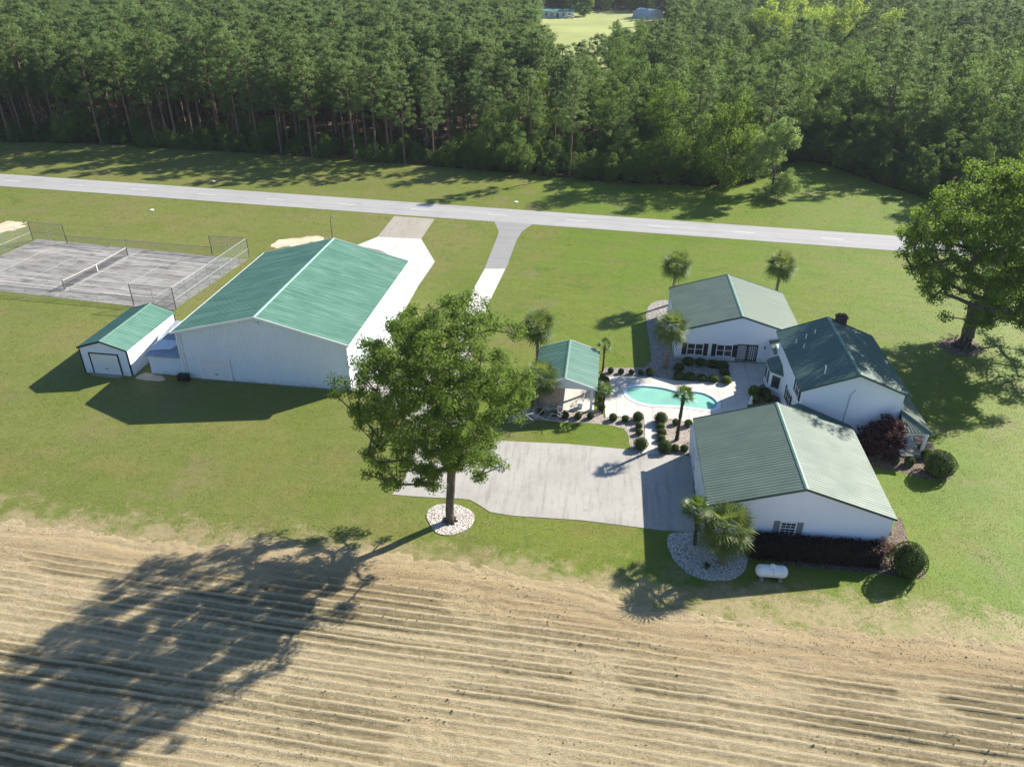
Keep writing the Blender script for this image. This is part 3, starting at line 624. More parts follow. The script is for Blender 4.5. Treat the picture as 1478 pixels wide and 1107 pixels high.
c = MB(); c.tube([(A0[0], A0[1], A0[2]+.03), (E1[0], E1[1], E1[2]+.04)], .07, 6); c.build('hip_cap', M['green_trim'], prf)
bm_ = MB(); bm_.box(hw+.0, 5.95, -6.75, -6.55, pz-.28, pz-.06); bm_.box(5.75, 5.95, -6.54, 5.3, pz-.28, pz-.06); bm_.build('porch_beam', M['white'], main)
for u, v in ((4.12, -6.65), (5.85, -6.65), (5.85, -4.3), (5.85, -1.2), (5.85, 1.9), (5.85, 5.1)):
    c = MB(); c.box(u-.11, u+.11, v-.11, v+.11, .12, pz-.28); c.box(u-.15, u+.15, v-.15, v+.15, .10, .26); c.box(u-.14, u+.14, v-.14, v+.14, pz-.42, pz-.29); c.build('porch_column', M['white'], main)
c = MB(); c.box(hw+.03, 6.05, -6.9, 5.5, -.02, .11); c.build('porch_floor', M['concrete'], main)

# ---- garage wing
loc, rz = bframe(GAR); gar = thing('garage', 'white garage wing with a broad sage green roof in front of the main house', 'garage', loc, rz)
x, y, a, w, l, ze, zr, o = GAR; hw, hl = w-o, l-o; sl = (zr-ze)/w; wt = ze+sl*o-.11; wr = zr-.11; F = faces(hw, hl)
mb = MB(); core_prism(mb, hw, hl, wt, wr)
for k in ('front', 'back'): lap_wall(mb, F[k], hw, wt, wr)
for k in ('left', 'right'): lap_side(mb, F[k], -hl, hl, wt)
mb.build('wall', M['siding'], gar); gable_roof(gar, GAR, M['roof_house'], .30, .03, .018, 'seam', 'green_trim')
P = F['front']; window(gar, P, -1.15, -.07, 1.05, 2.17, 3, 4); shutter(gar, P, -1.60, -1.19, 1.03, 2.19, 'grey_shutter'); shutter(gar, P, -.03, .38, 1.03, 2.19, 'grey_shutter')
P = F['left']
panel_door(gar, P, .7, 3.9, .05, 2.4, 'garage_door', 4, 'garage_door'); panel_door(gar, P, -3.4, -.2, .05, 2.4, 'garage_door', 4, 'garage_door')
for s in (4.9, .25, -4.3):
    p_ = MB(); p_.prism([(.03, .05), (.10, .05), (.42, 2.9), (.03, 2.9)], lambda q, z: P(s-.09, z, q), lambda q, z: P(s+.09, z, q)); p_.build('eave_bracket', M['white'], gar, fix=True)
for s in (hl-.1,): p_ = MB(); pb(p_, P, s-.14, s-.03, .1, 2.9, .03, .12); p_.build('downspout', M['white'], gar)

# ---- cabana
loc, rz = bframe(CAB); cab = thing('cabana', 'open poolside cabana with green ribbed roof on white posts', 'cabana', loc, rz)
x, y, a, w, l, ze, zr, o = CAB; sl = (zr-ze)/w; hw, hl = w-o, l-o
gable_roof(cab, CAB, M['roof_cabana'], .28, .04, .03, 'white', 'green_trim')
for v in (-hl, hl-.1): g = MB(); g.prism([(-w+.15, ze-.12), (w-.15, ze-.12), (w-.15, ze-.06), (0, zr-.13), (-w+.15, ze-.06)], lambda p, q: (p, v, q), lambda p, q: (p, v+.1, q)); g.build('gable', M['siding'], cab, fix=True)
g = MB(); g.box(-hw, hw, -hl+.12, hl-.12, ze-.10, ze-.06); g.build('ceiling', M['white'], cab)
for su in (-1, 1): g = MB(); g.box(*sorted((su*(hw-.15), su*(hw+.02))), -hl+.1, hl-.1, ze-.32, ze-.11); g.build('beam', M['white'], cab)
g = MB(); g.box(-hw, hw, -hl, -hl+.095, ze-.32, ze-.125); g.build('beam', M['white'], cab)
for u, v in ((-hw+.07, -hl+.1), (hw-.07, -hl+.1), (-hw+.07, hl-.1), (hw-.07, hl-.1), (hw-.07, 0)):
    c = MB(); c.box(u-.11, u+.11, v-.11, v+.11, .06, ze-.33); c.box(u-.14, u+.14, v-.14, v+.14, .06, .22); c.build('post', M['white'], cab)
g = MB(); g.box(-hw-.05, .05, hl-1.6, hl-1.5, .05, ze-.11); g.box(-.05, .05, -hl+1.0, hl-1.62, .05, ze-.11) if False else None; g.box(-hw-.05, -hw+.05, -hl+.3, hl-1.6, .05, ze-.34)
g.build('back_wall', M['tan'], cab)
g = MB(); g.box(-2.3, -.42, -hl+.12, -hl+.2, .05, 2.18); g.build('screen_panel', M['tan'], cab)
g = MB(); g.box(-hw-.2, hw+.2, -hl-.2, hl+.2, -.02, .055); g.build('floor', M['deck'], cab)

# ------------------------------------------------------------------ ground
pool_px = [(905, 562), (912, 558.5), (925, 557.5), (941, 558.5), (957, 560.5), (972, 564.5), (984, 567), (997, 565.5), (1012, 567), (1023, 571), (1031, 576), (1035, 581), (1034.5, 586), (1030, 591), (1021, 592), (1004, 589.5), (988, 587.5), (974, 586), (958, 585.5), (938, 585), (921, 581), (909, 575), (904, 568)]
pool = smooth(G2(pool_px), 2)
pc = np.mean(pool, 0)
def offset(poly, d):
    out = []; n = len(poly)
    for i in range(n):
        p, q = np.array(poly[i-1]), np.array(poly[(i+1) % n]); t = (q-p)/np.linalg.norm(q-p); nn = np.array([t[1], -t[0]])
        if np.dot(nn, np.array(poly[i])-pc) < 0 and abs(np.dot(nn, np.array(poly[i])-pc)) > 2: nn = -nn
        out.append(tuple(np.array(poly[i])+nn*d))
    return out
ccw = sum(pool[i-1][0]*pool[i][1]-pool[i][0]*pool[i-1][1] for i in range(len(pool))) > 0
if not ccw: pool = pool[::-1]
def offs(poly, d):
    n = len(poly); out = []
    for i in range(n):
        p, q = np.array(poly[i-1]), np.array(poly[(i+1) % n]); t = (q-p)/np.linalg.norm(q-p); out.append((poly[i][0]+t[1]*d, poly[i][1]-t[0]*d))
    return out
hole = offs(pool, .12)
Ybig = 3000
lawn = sheet('lawn', [(-2500, -400), (2500, -400), (2500, Ybig), (-2500, Ybig)], 0, M['lawn'], [hole])

def slab(name, px, m, z, jag=0): return sheet(name, wobble(G2(px), jag, .5) if jag else G2(px), z, m, thick=z+.05)
deck_poly = G2([(874, 603), (871, 572), (874, 545), (893, 543.5), (945, 544.5), (974, 549.5), (1056, 554), (1054, 540), (1049, 523), (1108, 525.5), (1107, 552), (1088, 569), (1080, 582), (1075, 600), (1001, 611), (968, 605.5), (944, 604.5), (946, 622), (947, 643), (951, 656), (926, 655), (931, 640), (931, 622), (929.5, 604), (915, 603), (889, 601)])
sheet('pool_deck', deck_poly, .045, M['deck'], [hole], thick=.10)
parking_px = [(545, 342), (608, 345), (628, 378), (604, 413), (578, 457), (596, 520), (650, 500), (683, 418), (704, 441), (690, 480), (668, 560), (690, 634), (724, 636.5), (820, 641), (907, 649), (926, 655), (951, 656), (999, 658), (1001, 700), (1003, 768), (960, 766), (840, 751), (740, 744.5), (707, 739), (690, 728), (678, 721.5), (660, 719.5), (628, 718.5), (590, 716), (560, 714), (545, 690), (522, 620), (506, 562), (600, 400), (592, 378), (560, 362), (522, 352)]
parking_px = [(545, 342), (608, 345), (628, 378), (604, 413), (580, 455), (572, 500), (600, 540), (640, 540), (655, 500), (683, 418), (704, 441), (690, 480), (672, 560), (690, 634.5), (724, 636.5), (820, 641), (907, 649), (926, 655.5), (951, 656.5), (999, 658.5), (1001, 700), (1003, 768), (960, 766), (840, 751), (740, 744.5), (707, 739), (690, 728), (678, 721.5), (660, 719.5), (628, 718.5), (590, 716), (566, 714), (586, 690), (594, 640), (575, 592), (540, 566), (508, 561), (560, 420), (570, 372), (548, 362), (515, 355)]
park = G2(parking_px)
sheet('parking_court', park, .03, M['concrete'], thick=.08)
apron = G2([(545, 342.5), (608, 345.5), (627, 378), (603.5, 412.5), (580, 454), (568, 490), (560, 520), (512, 556), (560, 420), (570, 372), (548, 362), (516, 354)])
sheet('apron', apron, .036, M['new_concrete'])
sheet('apron_entry', G2([(569, 312.5), (627, 316.5), (608, 345), (545, 342)]), .034, M['old_concrete'], thick=.08)
drive_c = G2([(699.5, 388.5), (729.5, 388.5), (704, 441), (690, 480), (655, 500), (683, 418)])
sheet('drive_slab', drive_c, .037, M['new_concrete'])
road_h = -0.20004539; rx, ry = -86.18747, 132.19128; rd = np.array([math.cos(road_h), math.sin(road_h)]); rn = np.array([-rd[1], rd[0]])
def rp(s, t): return tuple(np.array([rx, ry])+rd*s+rn*t)
sheet('driveway', [rp(85.6, -2.9), rp(91.6, -2.9)]+G2([(754, 334), (746, 346), (730, 389), (699, 389), (716, 346), (720, 335)]), .018, M['asphalt_dark'])
sheet('road', [rp(-500, -3.25), rp(700, -3.25), rp(700, 3.25), rp(-500, 3.25)], .024, M['asphalt'])
mk = MB()
for k in range(-10, 30):
    s = 12.2056*k; mk.quad(*[(*rp(s+a_, t_), .029) for a_, t_ in ((-1.55, -.075), (1.55, -.075), (1.55, .075), (-1.55, .075))])
tag(mk.build('road_markings', M['paint']), kind='structure')

# tennis court slab and its worn lines
n1, n2 = G(93.5, 417.7), G(184.8, 368.9)
ax = (n2-n1)[:2]; ax /= np.linalg.norm(ax); ay = np.array([ax[1], -ax[0]]); nc = (n1+n2)[:2]/2        # ax along the net, ay towards the barn end
def cp(s, t): return tuple(nc+ax*s+ay*t)
def inv(p): d = np.array(p)[:2]-nc; return float(d@ax), float(d@ay)
cs = [inv(G(*p)) for p in ((47.4, 348.5), (360, 371), (254.5, 446.5), (0, 423))]
s_far = (cs[0][0]+cs[1][0])/2; s_near = (cs[2][0]+cs[3][0])/2; t_e = (cs[1][1]+cs[2][1])/2; t_w = cs[0][1]
court = [cp(s_far, t_w), cp(s_far, t_e), cp(s_near, t_e), cp(s_near, t_w)]
sheet('tennis_court', court, .02, M['court'], thick=.06)
ln = MB(); hw_ = .05
def cl(s0, t0, s1, t1, wd_=.05):
    p, q = np.array(cp(s0, t0)), np.array(cp(s1, t1)); d = (q-p)/np.linalg.norm(q-p); nn = np.array([-d[1], d[0]])*wd_
    ln.quad((*(p-nn), .025), (*(q-nn), .025), (*(q+nn), .025), (*(p+nn), .025))
for s in (-5.485, 5.485): cl(s, -11.88, s, 11.88, .09)
for s in (-4.115, 4.115): cl(s, -11.7, s, 11.7, .06)
for t in (-11.88, 11.88): cl(-5.3, t, 5.3, t, .07)
for t in (-6.4, 6.4): cl(-4.0, t, 4.0, t, .05)
cl(0, -6.3, 0, 6.3, .045); cl(s_near+.2, .45, s_far-.4, .45, .08)
tag(ln.build('court_lines', M['faded']), kind='structure')

# tennis net
L = float(np.linalg.norm((n2-n1)[:2])); netT = thing('tennis_net', 'sagging tennis net with white tape strung across the stained court', 'tennis net', (*cp(0, 0), .02), math.atan2(ax[1], ax[0]))
for s in (-L/2, L/2):
    c = MB(); c.tube([(s, 0, 0), (s, 0, 1.12)], .06, 10); c.build('net_post', M['post_dark'], netT, True)
zt = lambda s: .92+.15*abs(s/(L/2))**1.3
ss = np.linspace(-L/2+.06, L/2-.06, 25); c = MB(); c.strip([(s, 0, .04) for s in ss], [(s, 0, zt(s)-.02) for s in ss]); c.build('net_mesh', M['net'], netT)
c = MB(); c.tube([(s, 0, zt(s)) for s in ss], .055, 5); c.build('top_tape', M['tape'], netT)
c = MB(); c.box(-.05, .05, -.012, .012, .02, zt(0)-.06); c.build('centre_strap', M['white'], netT)

# chain-link fences of the court
def chain_fence(name, label, pts, h, npost, posts_m='galv', rail_m='galv', mid=True, group='chain-link fences of the tennis court'):
    f = thing(name, label, 'fence', (*pts[0], 0), 0, group); o0 = np.array(pts[0])
    pm = MB(); rl = MB()
    for i in range(len(pts)-1):
        p, q = np.array(pts[i])-o0, np.array(pts[i+1])-o0; k = npost[i]
        pm.quad((*p, .05), (*q, .05), (*q, h), (*p, h)); rl.tube([(*p, h), (*q, h)], .036, 6)
        if mid: rl.tube([(*p, h*.45), (*q, h*.45)], .028, 6)
        for j in range(k+1):
            if i and j == 0: continue
            r = p+(q-p)*j/k; c = MB(); rad = .055 if j in (0, k) else .034; c.tube([(*r, 0), (*r, h+.06)], rad, 7); c.build('fence_post', M['post_dark'] if j in (0, k) else M[posts_m], f, True)
    pm.build('wire_mesh', M['wire'], f); rl.build('top_rail', M[rail_m], f); return f
E1, E2, E3 = G2([(360, 371), (254.5, 446.5), (193.5, 441)]); E0 = G2([(306.7, 367.8)])[0]
chain_fence('chain_link_fence', 'tall chain-link fence round the barn end of the tennis court', [E0, E1, E2, E3], 2.6, [2, 7, 2])
W1, W0 = G2([(48.1, 346.7), (97.3, 351.5)]); W2 = tuple(np.array(W1)-ax*(np.linalg.norm(np.array(E1)-np.array(E2))))
W3 = tuple(np.array(W2)+ay*4.5)
chain_fence('chain_link_fence', 'tall chain-link fence round the far left end of the tennis court', [W0, W1, W2, W3], 2.6, [2, 7, 2])
chain_fence('chain_link_fence', 'low chain-link fence along the road side of the tennis court', [W0, E0], 1.05, [5], mid=False)
chain_fence('chain_link_fence', 'low chain-link fence along the shed side of the tennis court', [W3, E3], 1.05, [5], mid=False)

# planting beds, paths and bare patches
sheet('cabana_bed', G2([(735, 600), (760, 590), (800, 588), (869, 592), (872, 603), (889, 601.5), (915, 603.5), (929.5, 604.5), (931, 622), (931, 640), (926, 655), (911, 650), (908, 641), (907, 628), (900, 619), (880, 613.5), (850, 610.5), (806, 609), (770, 606), (740, 608)]), .012, M['gravel_pink'])
sheet('garage_bed', G2([(944, 604.5), (968, 605.5), (1001, 611), (1001, 640), (1000, 655), (985, 657), (951, 656), (947, 643), (946, 622)]), .012, M['gravel_pink'])
sheet('pool_bed', smooth(G2([(869, 530), (900, 531.5), (940, 530), (939, 500), (934, 475), (932, 455), (936, 440), (950, 433.5), (968, 433), (968, 470), (972, 518), (1050, 523), (1056, 554.5), (1012, 552), (974, 549), (945, 543.5), (893, 542.5), (871, 545)]), 1), .014, M['gravel_grey'])
sheet('bay_bed', G2([(1080, 584), (1083, 571), (1090, 560), (1106, 553), (1128, 579), (1124, 590), (1100, 590)]), .05, M['mulch'])
sheet('tree_ring', wobble(smooth(G2([(614, 745), (618, 735), (632, 727.5), (655, 727), (676, 733), (686, 745), (683, 757), (668, 769), (645, 774), (626, 768)]), 2), .12, .3, 5), .045, M['gravel_tree'], thick=.09)
sheet('palm_bed', wobble(smooth(G2([(963, 768), (1003, 768.5), (1020, 768), (1080, 800), (1078, 818), (1070, 830), (1052, 838), (1022, 838), (994, 829), (974, 812), (963, 788)]), 2), .10, .3, 6), .03, M['gravel_white'], thick=.08)
sheet('hedge_bed', smooth(G2([(1080, 765), (1286, 770), (1296, 745), (1302, 748), (1310, 780), (1338, 828), (1330, 838), (1290, 830), (1085, 812)]), 1), .008, M['mulch'])
sheet('porch_bed', smooth(G2([(1240, 620), (1330, 620), (1352, 650), (1380, 682), (1370, 693), (1345, 695), (1300, 680), (1262, 676), (1236, 650)]), 1), .008, M['mulch'])
sheet('oak_bed', wobble(smooth(G2([(1350, 495), (1372, 486), (1405, 490), (1420, 505), (1405, 516), (1370, 512)]), 2), .3, .6, 8), .012, M['mulch'])
sheet('sand_patch', wobble(smooth(G2([(388, 352), (405, 346), (440, 342.5), (466, 342), (455, 350), (430, 356), (395, 359)]), 2), 1.4, .35, 9), .010, M['sand'])
sheet('sand_patch', wobble(smooth(G2([(-40, 322), (10, 318), (34, 321), (24, 332), (-10, 338), (-45, 338)]), 2), 1.8, .4, 10), .010, M['sand'])
sheet('dirt_patch', wobble(smooth(G2([(192, 546), (206, 538), (222, 540), (236, 544), (240, 549), (226, 551), (206, 549)]), 1), .2, .4, 3), .008, M['sand'])

# swimming pool
pool_t = thing('swimming_pool', 'curving turquoise swimming pool with pale rounded edge in the white deck', 'pool', (pc[0], pc[1], 0))
lc = lambda poly: [(p[0]-pc[0], p[1]-pc[1]) for p in poly]
ip, op_ = lc(pool), lc(offs(pool, .34))
c = MB(); c.strip([(*p, .075) for p in ip], [(*p, .075) for p in op_], closed=True); c.strip([(*p, -.15) for p in ip], [(*p, .075) for p in ip], closed=True); c.strip([(*p, .075) for p in op_], [(*p, -.05) for p in op_], closed=True)
c.build('coping', M['coping'], pool_t)
c = MB(); c.strip([(*p, -1.3) for p in lc(offs(pool, -.15))], [(*p, -.14) for p in ip], closed=True); c.build('basin_wall', M['plaster'], pool_t)
sheet('basin_floor', lc(offs(pool, -.15)), -1.3, M['plaster'], kind=None, parent=pool_t)
sheet('water_surface', ip, -.05, M['water'], kind=None, parent=pool_t)
c = MB(); q = np.array(inv_pool := G(909, 563))-np.array([pc[0], pc[1], 0])
for k in range(3): c.box(q[0]-.2-.0*k, q[0]+.9+.35*k, q[1]-.9, q[1]+.25, -1.2+.0*k-.0, -.16-.3*k) if k == 0 else c.box(q[0]+.9+.35*(k-1), q[0]+.9+.35*k, q[1]-.9, q[1]+.25, -1.2, -.16-.3*k)
c.build('steps', M['plaster'], pool_t)
sk = G(898.5, 571.5); c = MB(); c.tube([(0, 0, .05), (0, 0, .058)], .16, 16); ob = c.build('skimmer_lid', M['coping']); ob.location = (sk[0], sk[1], 0); tag(ob, 'pale blue round skimmer lid on the deck left of the pool', 'lid')

# far meadow, forest floor
sheet('far_meadow', [(0, 215), (34, 215), (42, 300), (62, 420), (110, 495), (-52, 495), (-4, 425), (4, 330), (2, 260)], .012, M['hay'])
edge_px = [(-260, 192), (-60, 201), (0, 205), (130, 208), (262, 215), (380, 222), (500, 231), (650, 242), (750, 251), (870, 262), (1000, 269), (1080, 266), (1112, 250), (1130, 236), (1165, 232), (1200, 240), (1262, 264), (1340, 287), (1420, 305), (1500, 318), (1620, 345)]
edge = [tuple(G(*p)[:2]) for p in edge_px]
rx1 = edge[-1]
floor_outline = [(-420, edge[0][1]+30)]+edge+[(260, edge[-1][1]-10), (700, 300), (700, 760), (-700, 760), (-700, 300)]
sheet('forest_floor', floor_outline, .006, M['floor'])

# ------------------------------------------------------------------ ploughed field
bpx = [(-350, 705), (-120, 730), (0, 743), (120, 752), (200, 770), (300, 782), (340, 772), (420, 777), (500, 781), (600, 792), (690, 806), (760, 818), (840, 830), (900, 850), (960, 866), (1050, 878), (1150, 890), (1300, 903), (1478, 915), (1650, 925), (1900, 950)]
bx, by_ = np.array([G(*p)[:2] for p in bpx]).T
fb = lambda X: np.interp(X, bx, by_)
fa = -R(9.7); fe = np.array([math.cos(fa), math.sin(fa)]); fn = np.array([-fe[1], fe[0]])
def field_height(X, Y, full=False):
    d = fb(X)-Y; s = X*fe[0]+Y*fe[1]; t = X*fn[0]+Y*fn[1]
    tw = t+(fbm(s*.06, t*.2, 31, 3)-.5)*.5+(fbm(s*.5, t*.7, 33, 2)-.5)*.10
    row = np.floor(tw/.66); fr_ = tw/.66-row; crest = 1-np.abs(fr_-.5)*2              # 1 on the crest, 0 in the furrow
    scuff = np.clip((fbm(s*.22, t*.32, 35, 4)-.60)*7, 0, 1)                           # trampled and crumbled places
    rowv = vnoise(s*.07, row*3.31, 37); band = np.clip((fbm(s*.03+4, t*.10, 39, 2)-.22)*3.0, .62, 1)
    inn = np.clip((d-2.5)/3, 0, 1)
    prof = np.clip((crest-.55)/.30, 0, 1); prof = prof*prof*(3-2*prof)
    z = .115*band*(.35+.9*rowv)*inn*(1-.75*scuff)*(prof-.4)
    z += (fbm(s*.22, t*.9, 51, 4)-.5)*.05+(fbm(s*1.2, t*2.0, 61, 4)-.5)*(.045+.11*scuff)+(fbm(s*3.2, t*4.6, 66, 3)-.5)*(.04+.08*scuff)
    cl = (vnoise(s*3.1, row*5.3, 68) > .55)*inn*(1-scuff)*.02*np.exp(-((fr_-.30)/.10)**2); z -= cl                     # planter marks beside the crest
    for tr, wt_ in ((1.9, .22), (3.3, .25), (4.6, .22)):                                # wheel ruts along the headland
        z -= .05*np.exp(-((d+(fbm(s*.12, t*0, 71, 2)-.5)*1.6-tr)/wt_)**2)
    e = np.clip((d+1.5)/4.2, 0, 1); e = e*e*(3-2*e)
    z = z*np.clip(d/1.5+.35, .15, 1)+.42*e-.24+((fbm(X*.5, Y*.5, 91, 5)-.5)*.30+(fbm(X*2.3, Y*2.3, 95, 3)-.5)*.22)*np.clip(1-np.abs(d-.1)/2.4, 0, 1)
    if not full: return z
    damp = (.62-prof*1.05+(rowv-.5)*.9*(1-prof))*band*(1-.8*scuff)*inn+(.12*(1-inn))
    head = np.clip(1-np.abs(d-3.4+(fbm(s*.1, t*0, 73, 3)-.5)*3)/3.0, 0, 1)
    return z, damp, head
s_ = np.arange(-75, 82, .2); t_ = np.arange(2, 52.5, .075)
S_, T_ = np.meshgrid(s_, t_, indexing='ij'); X_ = S_*fe[0]+T_*fn[0]; Y_ = S_*fe[1]+T_*fn[1]
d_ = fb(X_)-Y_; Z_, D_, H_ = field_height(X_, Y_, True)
keep = (d_ > -2.2); idx = np.arange(X_.size).reshape(X_.shape)
q = np.stack([idx[:-1, :-1], idx[1:, :-1], idx[1:, 1:], idx[:-1, 1:]], -1)[keep[:-1, :-1] & keep[1:, 1:] & keep[1:, :-1] & keep[:-1, 1:]].reshape(-1, 4)
used = np.unique(q); remap = np.full(X_.size, -1); remap[used] = np.arange(len(used)); q = remap[q]
V = np.stack([X_.ravel(), Y_.ravel(), Z_.ravel()], -1)[used]
me = bpy.data.meshes.new('ploughed_field'); me.vertices.add(len(V)); me.vertices.foreach_set('co', V.astype(np.float32).ravel())
me.loops.add(q.size); me.loops.foreach_set('vertex_index', q.astype(np.int32).ravel()); me.polygons.add(len(q)); me.polygons.foreach_set('loop_start', np.arange(0, q.size, 4, dtype=np.int32))
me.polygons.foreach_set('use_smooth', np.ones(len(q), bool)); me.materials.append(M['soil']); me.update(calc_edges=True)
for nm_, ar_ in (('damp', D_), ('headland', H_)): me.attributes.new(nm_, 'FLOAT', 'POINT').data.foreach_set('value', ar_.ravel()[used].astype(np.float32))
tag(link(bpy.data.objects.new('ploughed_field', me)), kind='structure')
# the field carries on behind the viewer as a plain sheet just below
sheet('field', [(-300, -300), (300, -300), (300, 2), (60, 10), (-60, 22), (-300, 60)], .02, M['plain_soil'])
# clods and stubble scattered on it
N = 60000; s = rng.uniform(-60, 66, N); rowk = np.round(rng.uniform(8, 46, N)/.66); s = np.round(s/.31)*.31+rng.normal(0, .06, N); t = rowk*.66+rng.choice([.12, .33], N)+rng.normal(0, .05, N)
X = s*fe[0]+t*fn[0]; Y = s*fe[1]+t*fn[1]; dd = fb(X)-Y; k = (dd > .4) & (fbm(s*.12, t*.25, 101, 3) > .50); X, Y = X[k], Y[k]; Z = field_height(X, Y)
n_ = len(X); sz = rng.gamma(2., .007, n_)+.012; octv = np.array([(1, 0, 0), (0, 1, 0), (-1, 0, 0), (0, -1, 0), (0, 0, 1)], float)
tri = np.array([(0, 1, 4), (1, 2, 4), (2, 3, 4), (3, 0, 4)])
base = np.stack([X, Y, Z], -1)[:, None]+octv[None]*sz[:, None, None]*rng.uniform(.6, 1.5, (n_, 5, 3))
VV = base[:, tri].reshape(-1, 3); me = np_mesh('soil_clods', VV, 3, [M['clod']]); tag(link(bpy.data.objects.new('soil_clods', me)), 'dark clods scattered along the furrows', 'soil', kind='stuff')

# ------------------------------------------------------------------ grass
bar = [deck_poly, park, apron, court, foot(BARN, .2), foot(SHED, .1), foot(GUEST, .1), foot(MAIN, .1), foot(GAR, .1), foot(CAB, .3)]
def grass(dens, ymin, ymax, xfun, size, seed):
    r = np.random.default_rng(seed); out = []
    for y0 in np.arange(ymin, ymax, 4.):
        hw2 = xfun(y0+4); n = int(dens*4*2*hw2); out.append(np.stack([r.uniform(-hw2, hw2, n), r.uniform(y0, y0+4, n)], -1))
    P = np.concatenate(out); X, Y = P.T
    dg = Y-fb(X); ok = dg > -1.4+(fbm(X*.9, Y*.9, 111, 4)-.5)*5.0; ok &= (dg > 3.5) | (fbm(X*.8+7, Y*.8, 113, 4)+.10*dg > .52)
    px = project(np.stack([X, Y, 0*X], -1)); ok &= (px[:, 0] > -40) & (px[:, 0] < W+40) & (px[:, 1] < H+20)
    d = (X-rx)*rn[0]+(Y-ry)*rn[1]; ok &= np.abs(d) > 3.35
    for pl in blockers: ok &= ~inpoly(X, Y, pl)
    X, Y = X[ok], Y[ok]; n = len(X); th = r.uniform(0, 2*math.pi, n)
    patch = fbm(X*.6, Y*.6, 121, 3)
    hgt = size*r.uniform(.5, 1.5, n)*(.55+.9*patch); wid = size*r.uniform(.25, .55, n)
    lean = r.normal(0, .55, (n, 2))*hgt[:, None]
    a = np.stack([X+np.cos(th)*wid, Y+np.sin(th)*wid, 0*X-.01], -1); b = np.stack([X-np.cos(th)*wid, Y-np.sin(th)*wid, 0*X-.01], -1); c = np.stack([X+lean[:, 0], Y+lean[:, 1], hgt], -1)
    return np.stack([a, b, c], 1).reshape(-1, 3)
blockers = bar+BEDS+[drive_c]
gv = np.concatenate([grass(90, 30, 62, lambda y: .70*y+8, .05, 1), grass(30, 62, 110, lambda y: .70*y+4, .065, 2), grass(8, 110, 160, lambda y: .68*y+4, .10, 3)])
tag(link(bpy.data.objects.new('grass', np_mesh('grass', gv, 3, [M['blade']]))), 'mown green grass blades of the lawn', 'grass', kind='stuff')
print('grass tris', len(gv)//3)

# ------------------------------------------------------------------ vegetation
def leaves(C, r, n, ln, wd, g, up=.5, flat=.75, shell=False):
    """n leaf-shaped faces round every centre of C (m,3); returns (m*n*4,3)"""
    m = len(C); r = np.broadcast_to(np.asarray(r, float), (m,))
    d = g.normal(size=(m, n, 3)); d /= np.linalg.norm(d, axis=-1, keepdims=True)
    rad = (g.uniform(0, 1, (m, n, 1))**(.12 if shell else .45))*r[:, None, None]
    P = C[:, None]+d*rad*np.array([1, 1, flat])
    nrm = d*.7+g.normal(size=(m, n, 3))*.55+np.array([0, 0, up]); nrm /= np.linalg.norm(nrm, axis=-1, keepdims=True)
    a = np.cross(nrm, g.normal(size=(m, n, 3))); a /= np.linalg.norm(a, axis=-1, keepdims=True)+1e-9; b = np.cross(nrm, a)
    L_ = ln*g.uniform(.6, 1.35, (m, n, 1))/2; W_ = wd*g.uniform(.6, 1.3, (m, n, 1))/2
    return np.stack([P+a*L_, P+b*W_+a*L_*.15, P-a*L_-nrm*L_*.35, P-b*W_+a*L_*.15], 2).reshape(-1, 3)
def skeleton(targets, trunk, g, jit=.25, seglen=1.3):
    """join every crown point to the nearest wood; trunk = list of points"""
    N = [np.array(p, float) for p in trunk]; par = [-1]+list(range(len(trunk)-1)); first = max(1, len(trunk)//2)
    T = np.array(targets); T = T[np.argsort(np.linalg.norm(T-N[-1], axis=1))]; tips = []
    for p in T:
        A = np.array(N); d = np.linalg.norm(A-p, axis=1)+np.where(A[:, 2] > p[2]+.3, 1.2, 0); d[:first] += 50
        j = int(np.argmin(d)); q = N[j]; L_ = np.linalg.norm(p-q); k = max(1, int(L_/seglen))
        for i in range(1, k+1):
            f = i/k; w = q*(1-f)+p*f+np.array([0, 0, .18*L_*f*(1-f)])+g.normal(size=3)*jit*(0 if i == k else .35)
            N.append(w); par.append(j); j = len(N)-1
        tips.append(j)
    return np.array(N), np.array(par), tips
def wood_mesh(mb, N, par, rtip, expo, rtrunk, g, sides=6):
    n = len(N); w = np.zeros(n); ch = np.bincount(par[par >= 0], minlength=n)
    for i in range(n-1, -1, -1):
        if ch[i] == 0: w[i] += rtip**expo
        if par[i] >= 0: w[par[i]] += w[i]
    r = w**(1/expo); r = r*(rtrunk/r[0])
    r = np.maximum(r, .012)
    for i in range(1, n):
        p = par[i]; rr = min(r[p], r[i]*1.35)
        mb.tube([N[p], N[i]], [rr, r[i]], sides if r[i] > .06 else 4, cap=False)
    return r
def sample_lobes(lobes, n, g, shell=.5):
    lobes = np.array(lobes, float); vol = lobes[:, 3]**2.2; pick = g.choice(len(lobes), n, p=vol/vol.sum()); L_ = lobes[pick]
    d = g.normal(size=(n, 3)); d /= np.linalg.norm(d, axis=1, keepdims=True); rad = g.uniform(0, 1, (n, 1))**shell
    return L_[:, :3]+d*rad*L_[:, 3:4]
def thin(P, md, g):
    out = []
    for p in P:
        if not out or np.min(np.linalg.norm(np.array(out)-p, axis=1)) > md: out.append(p)
    return np.array(out)
def mesh_obj(name, me, parent=None): return link(bpy.data.objects.new(name, me), parent)

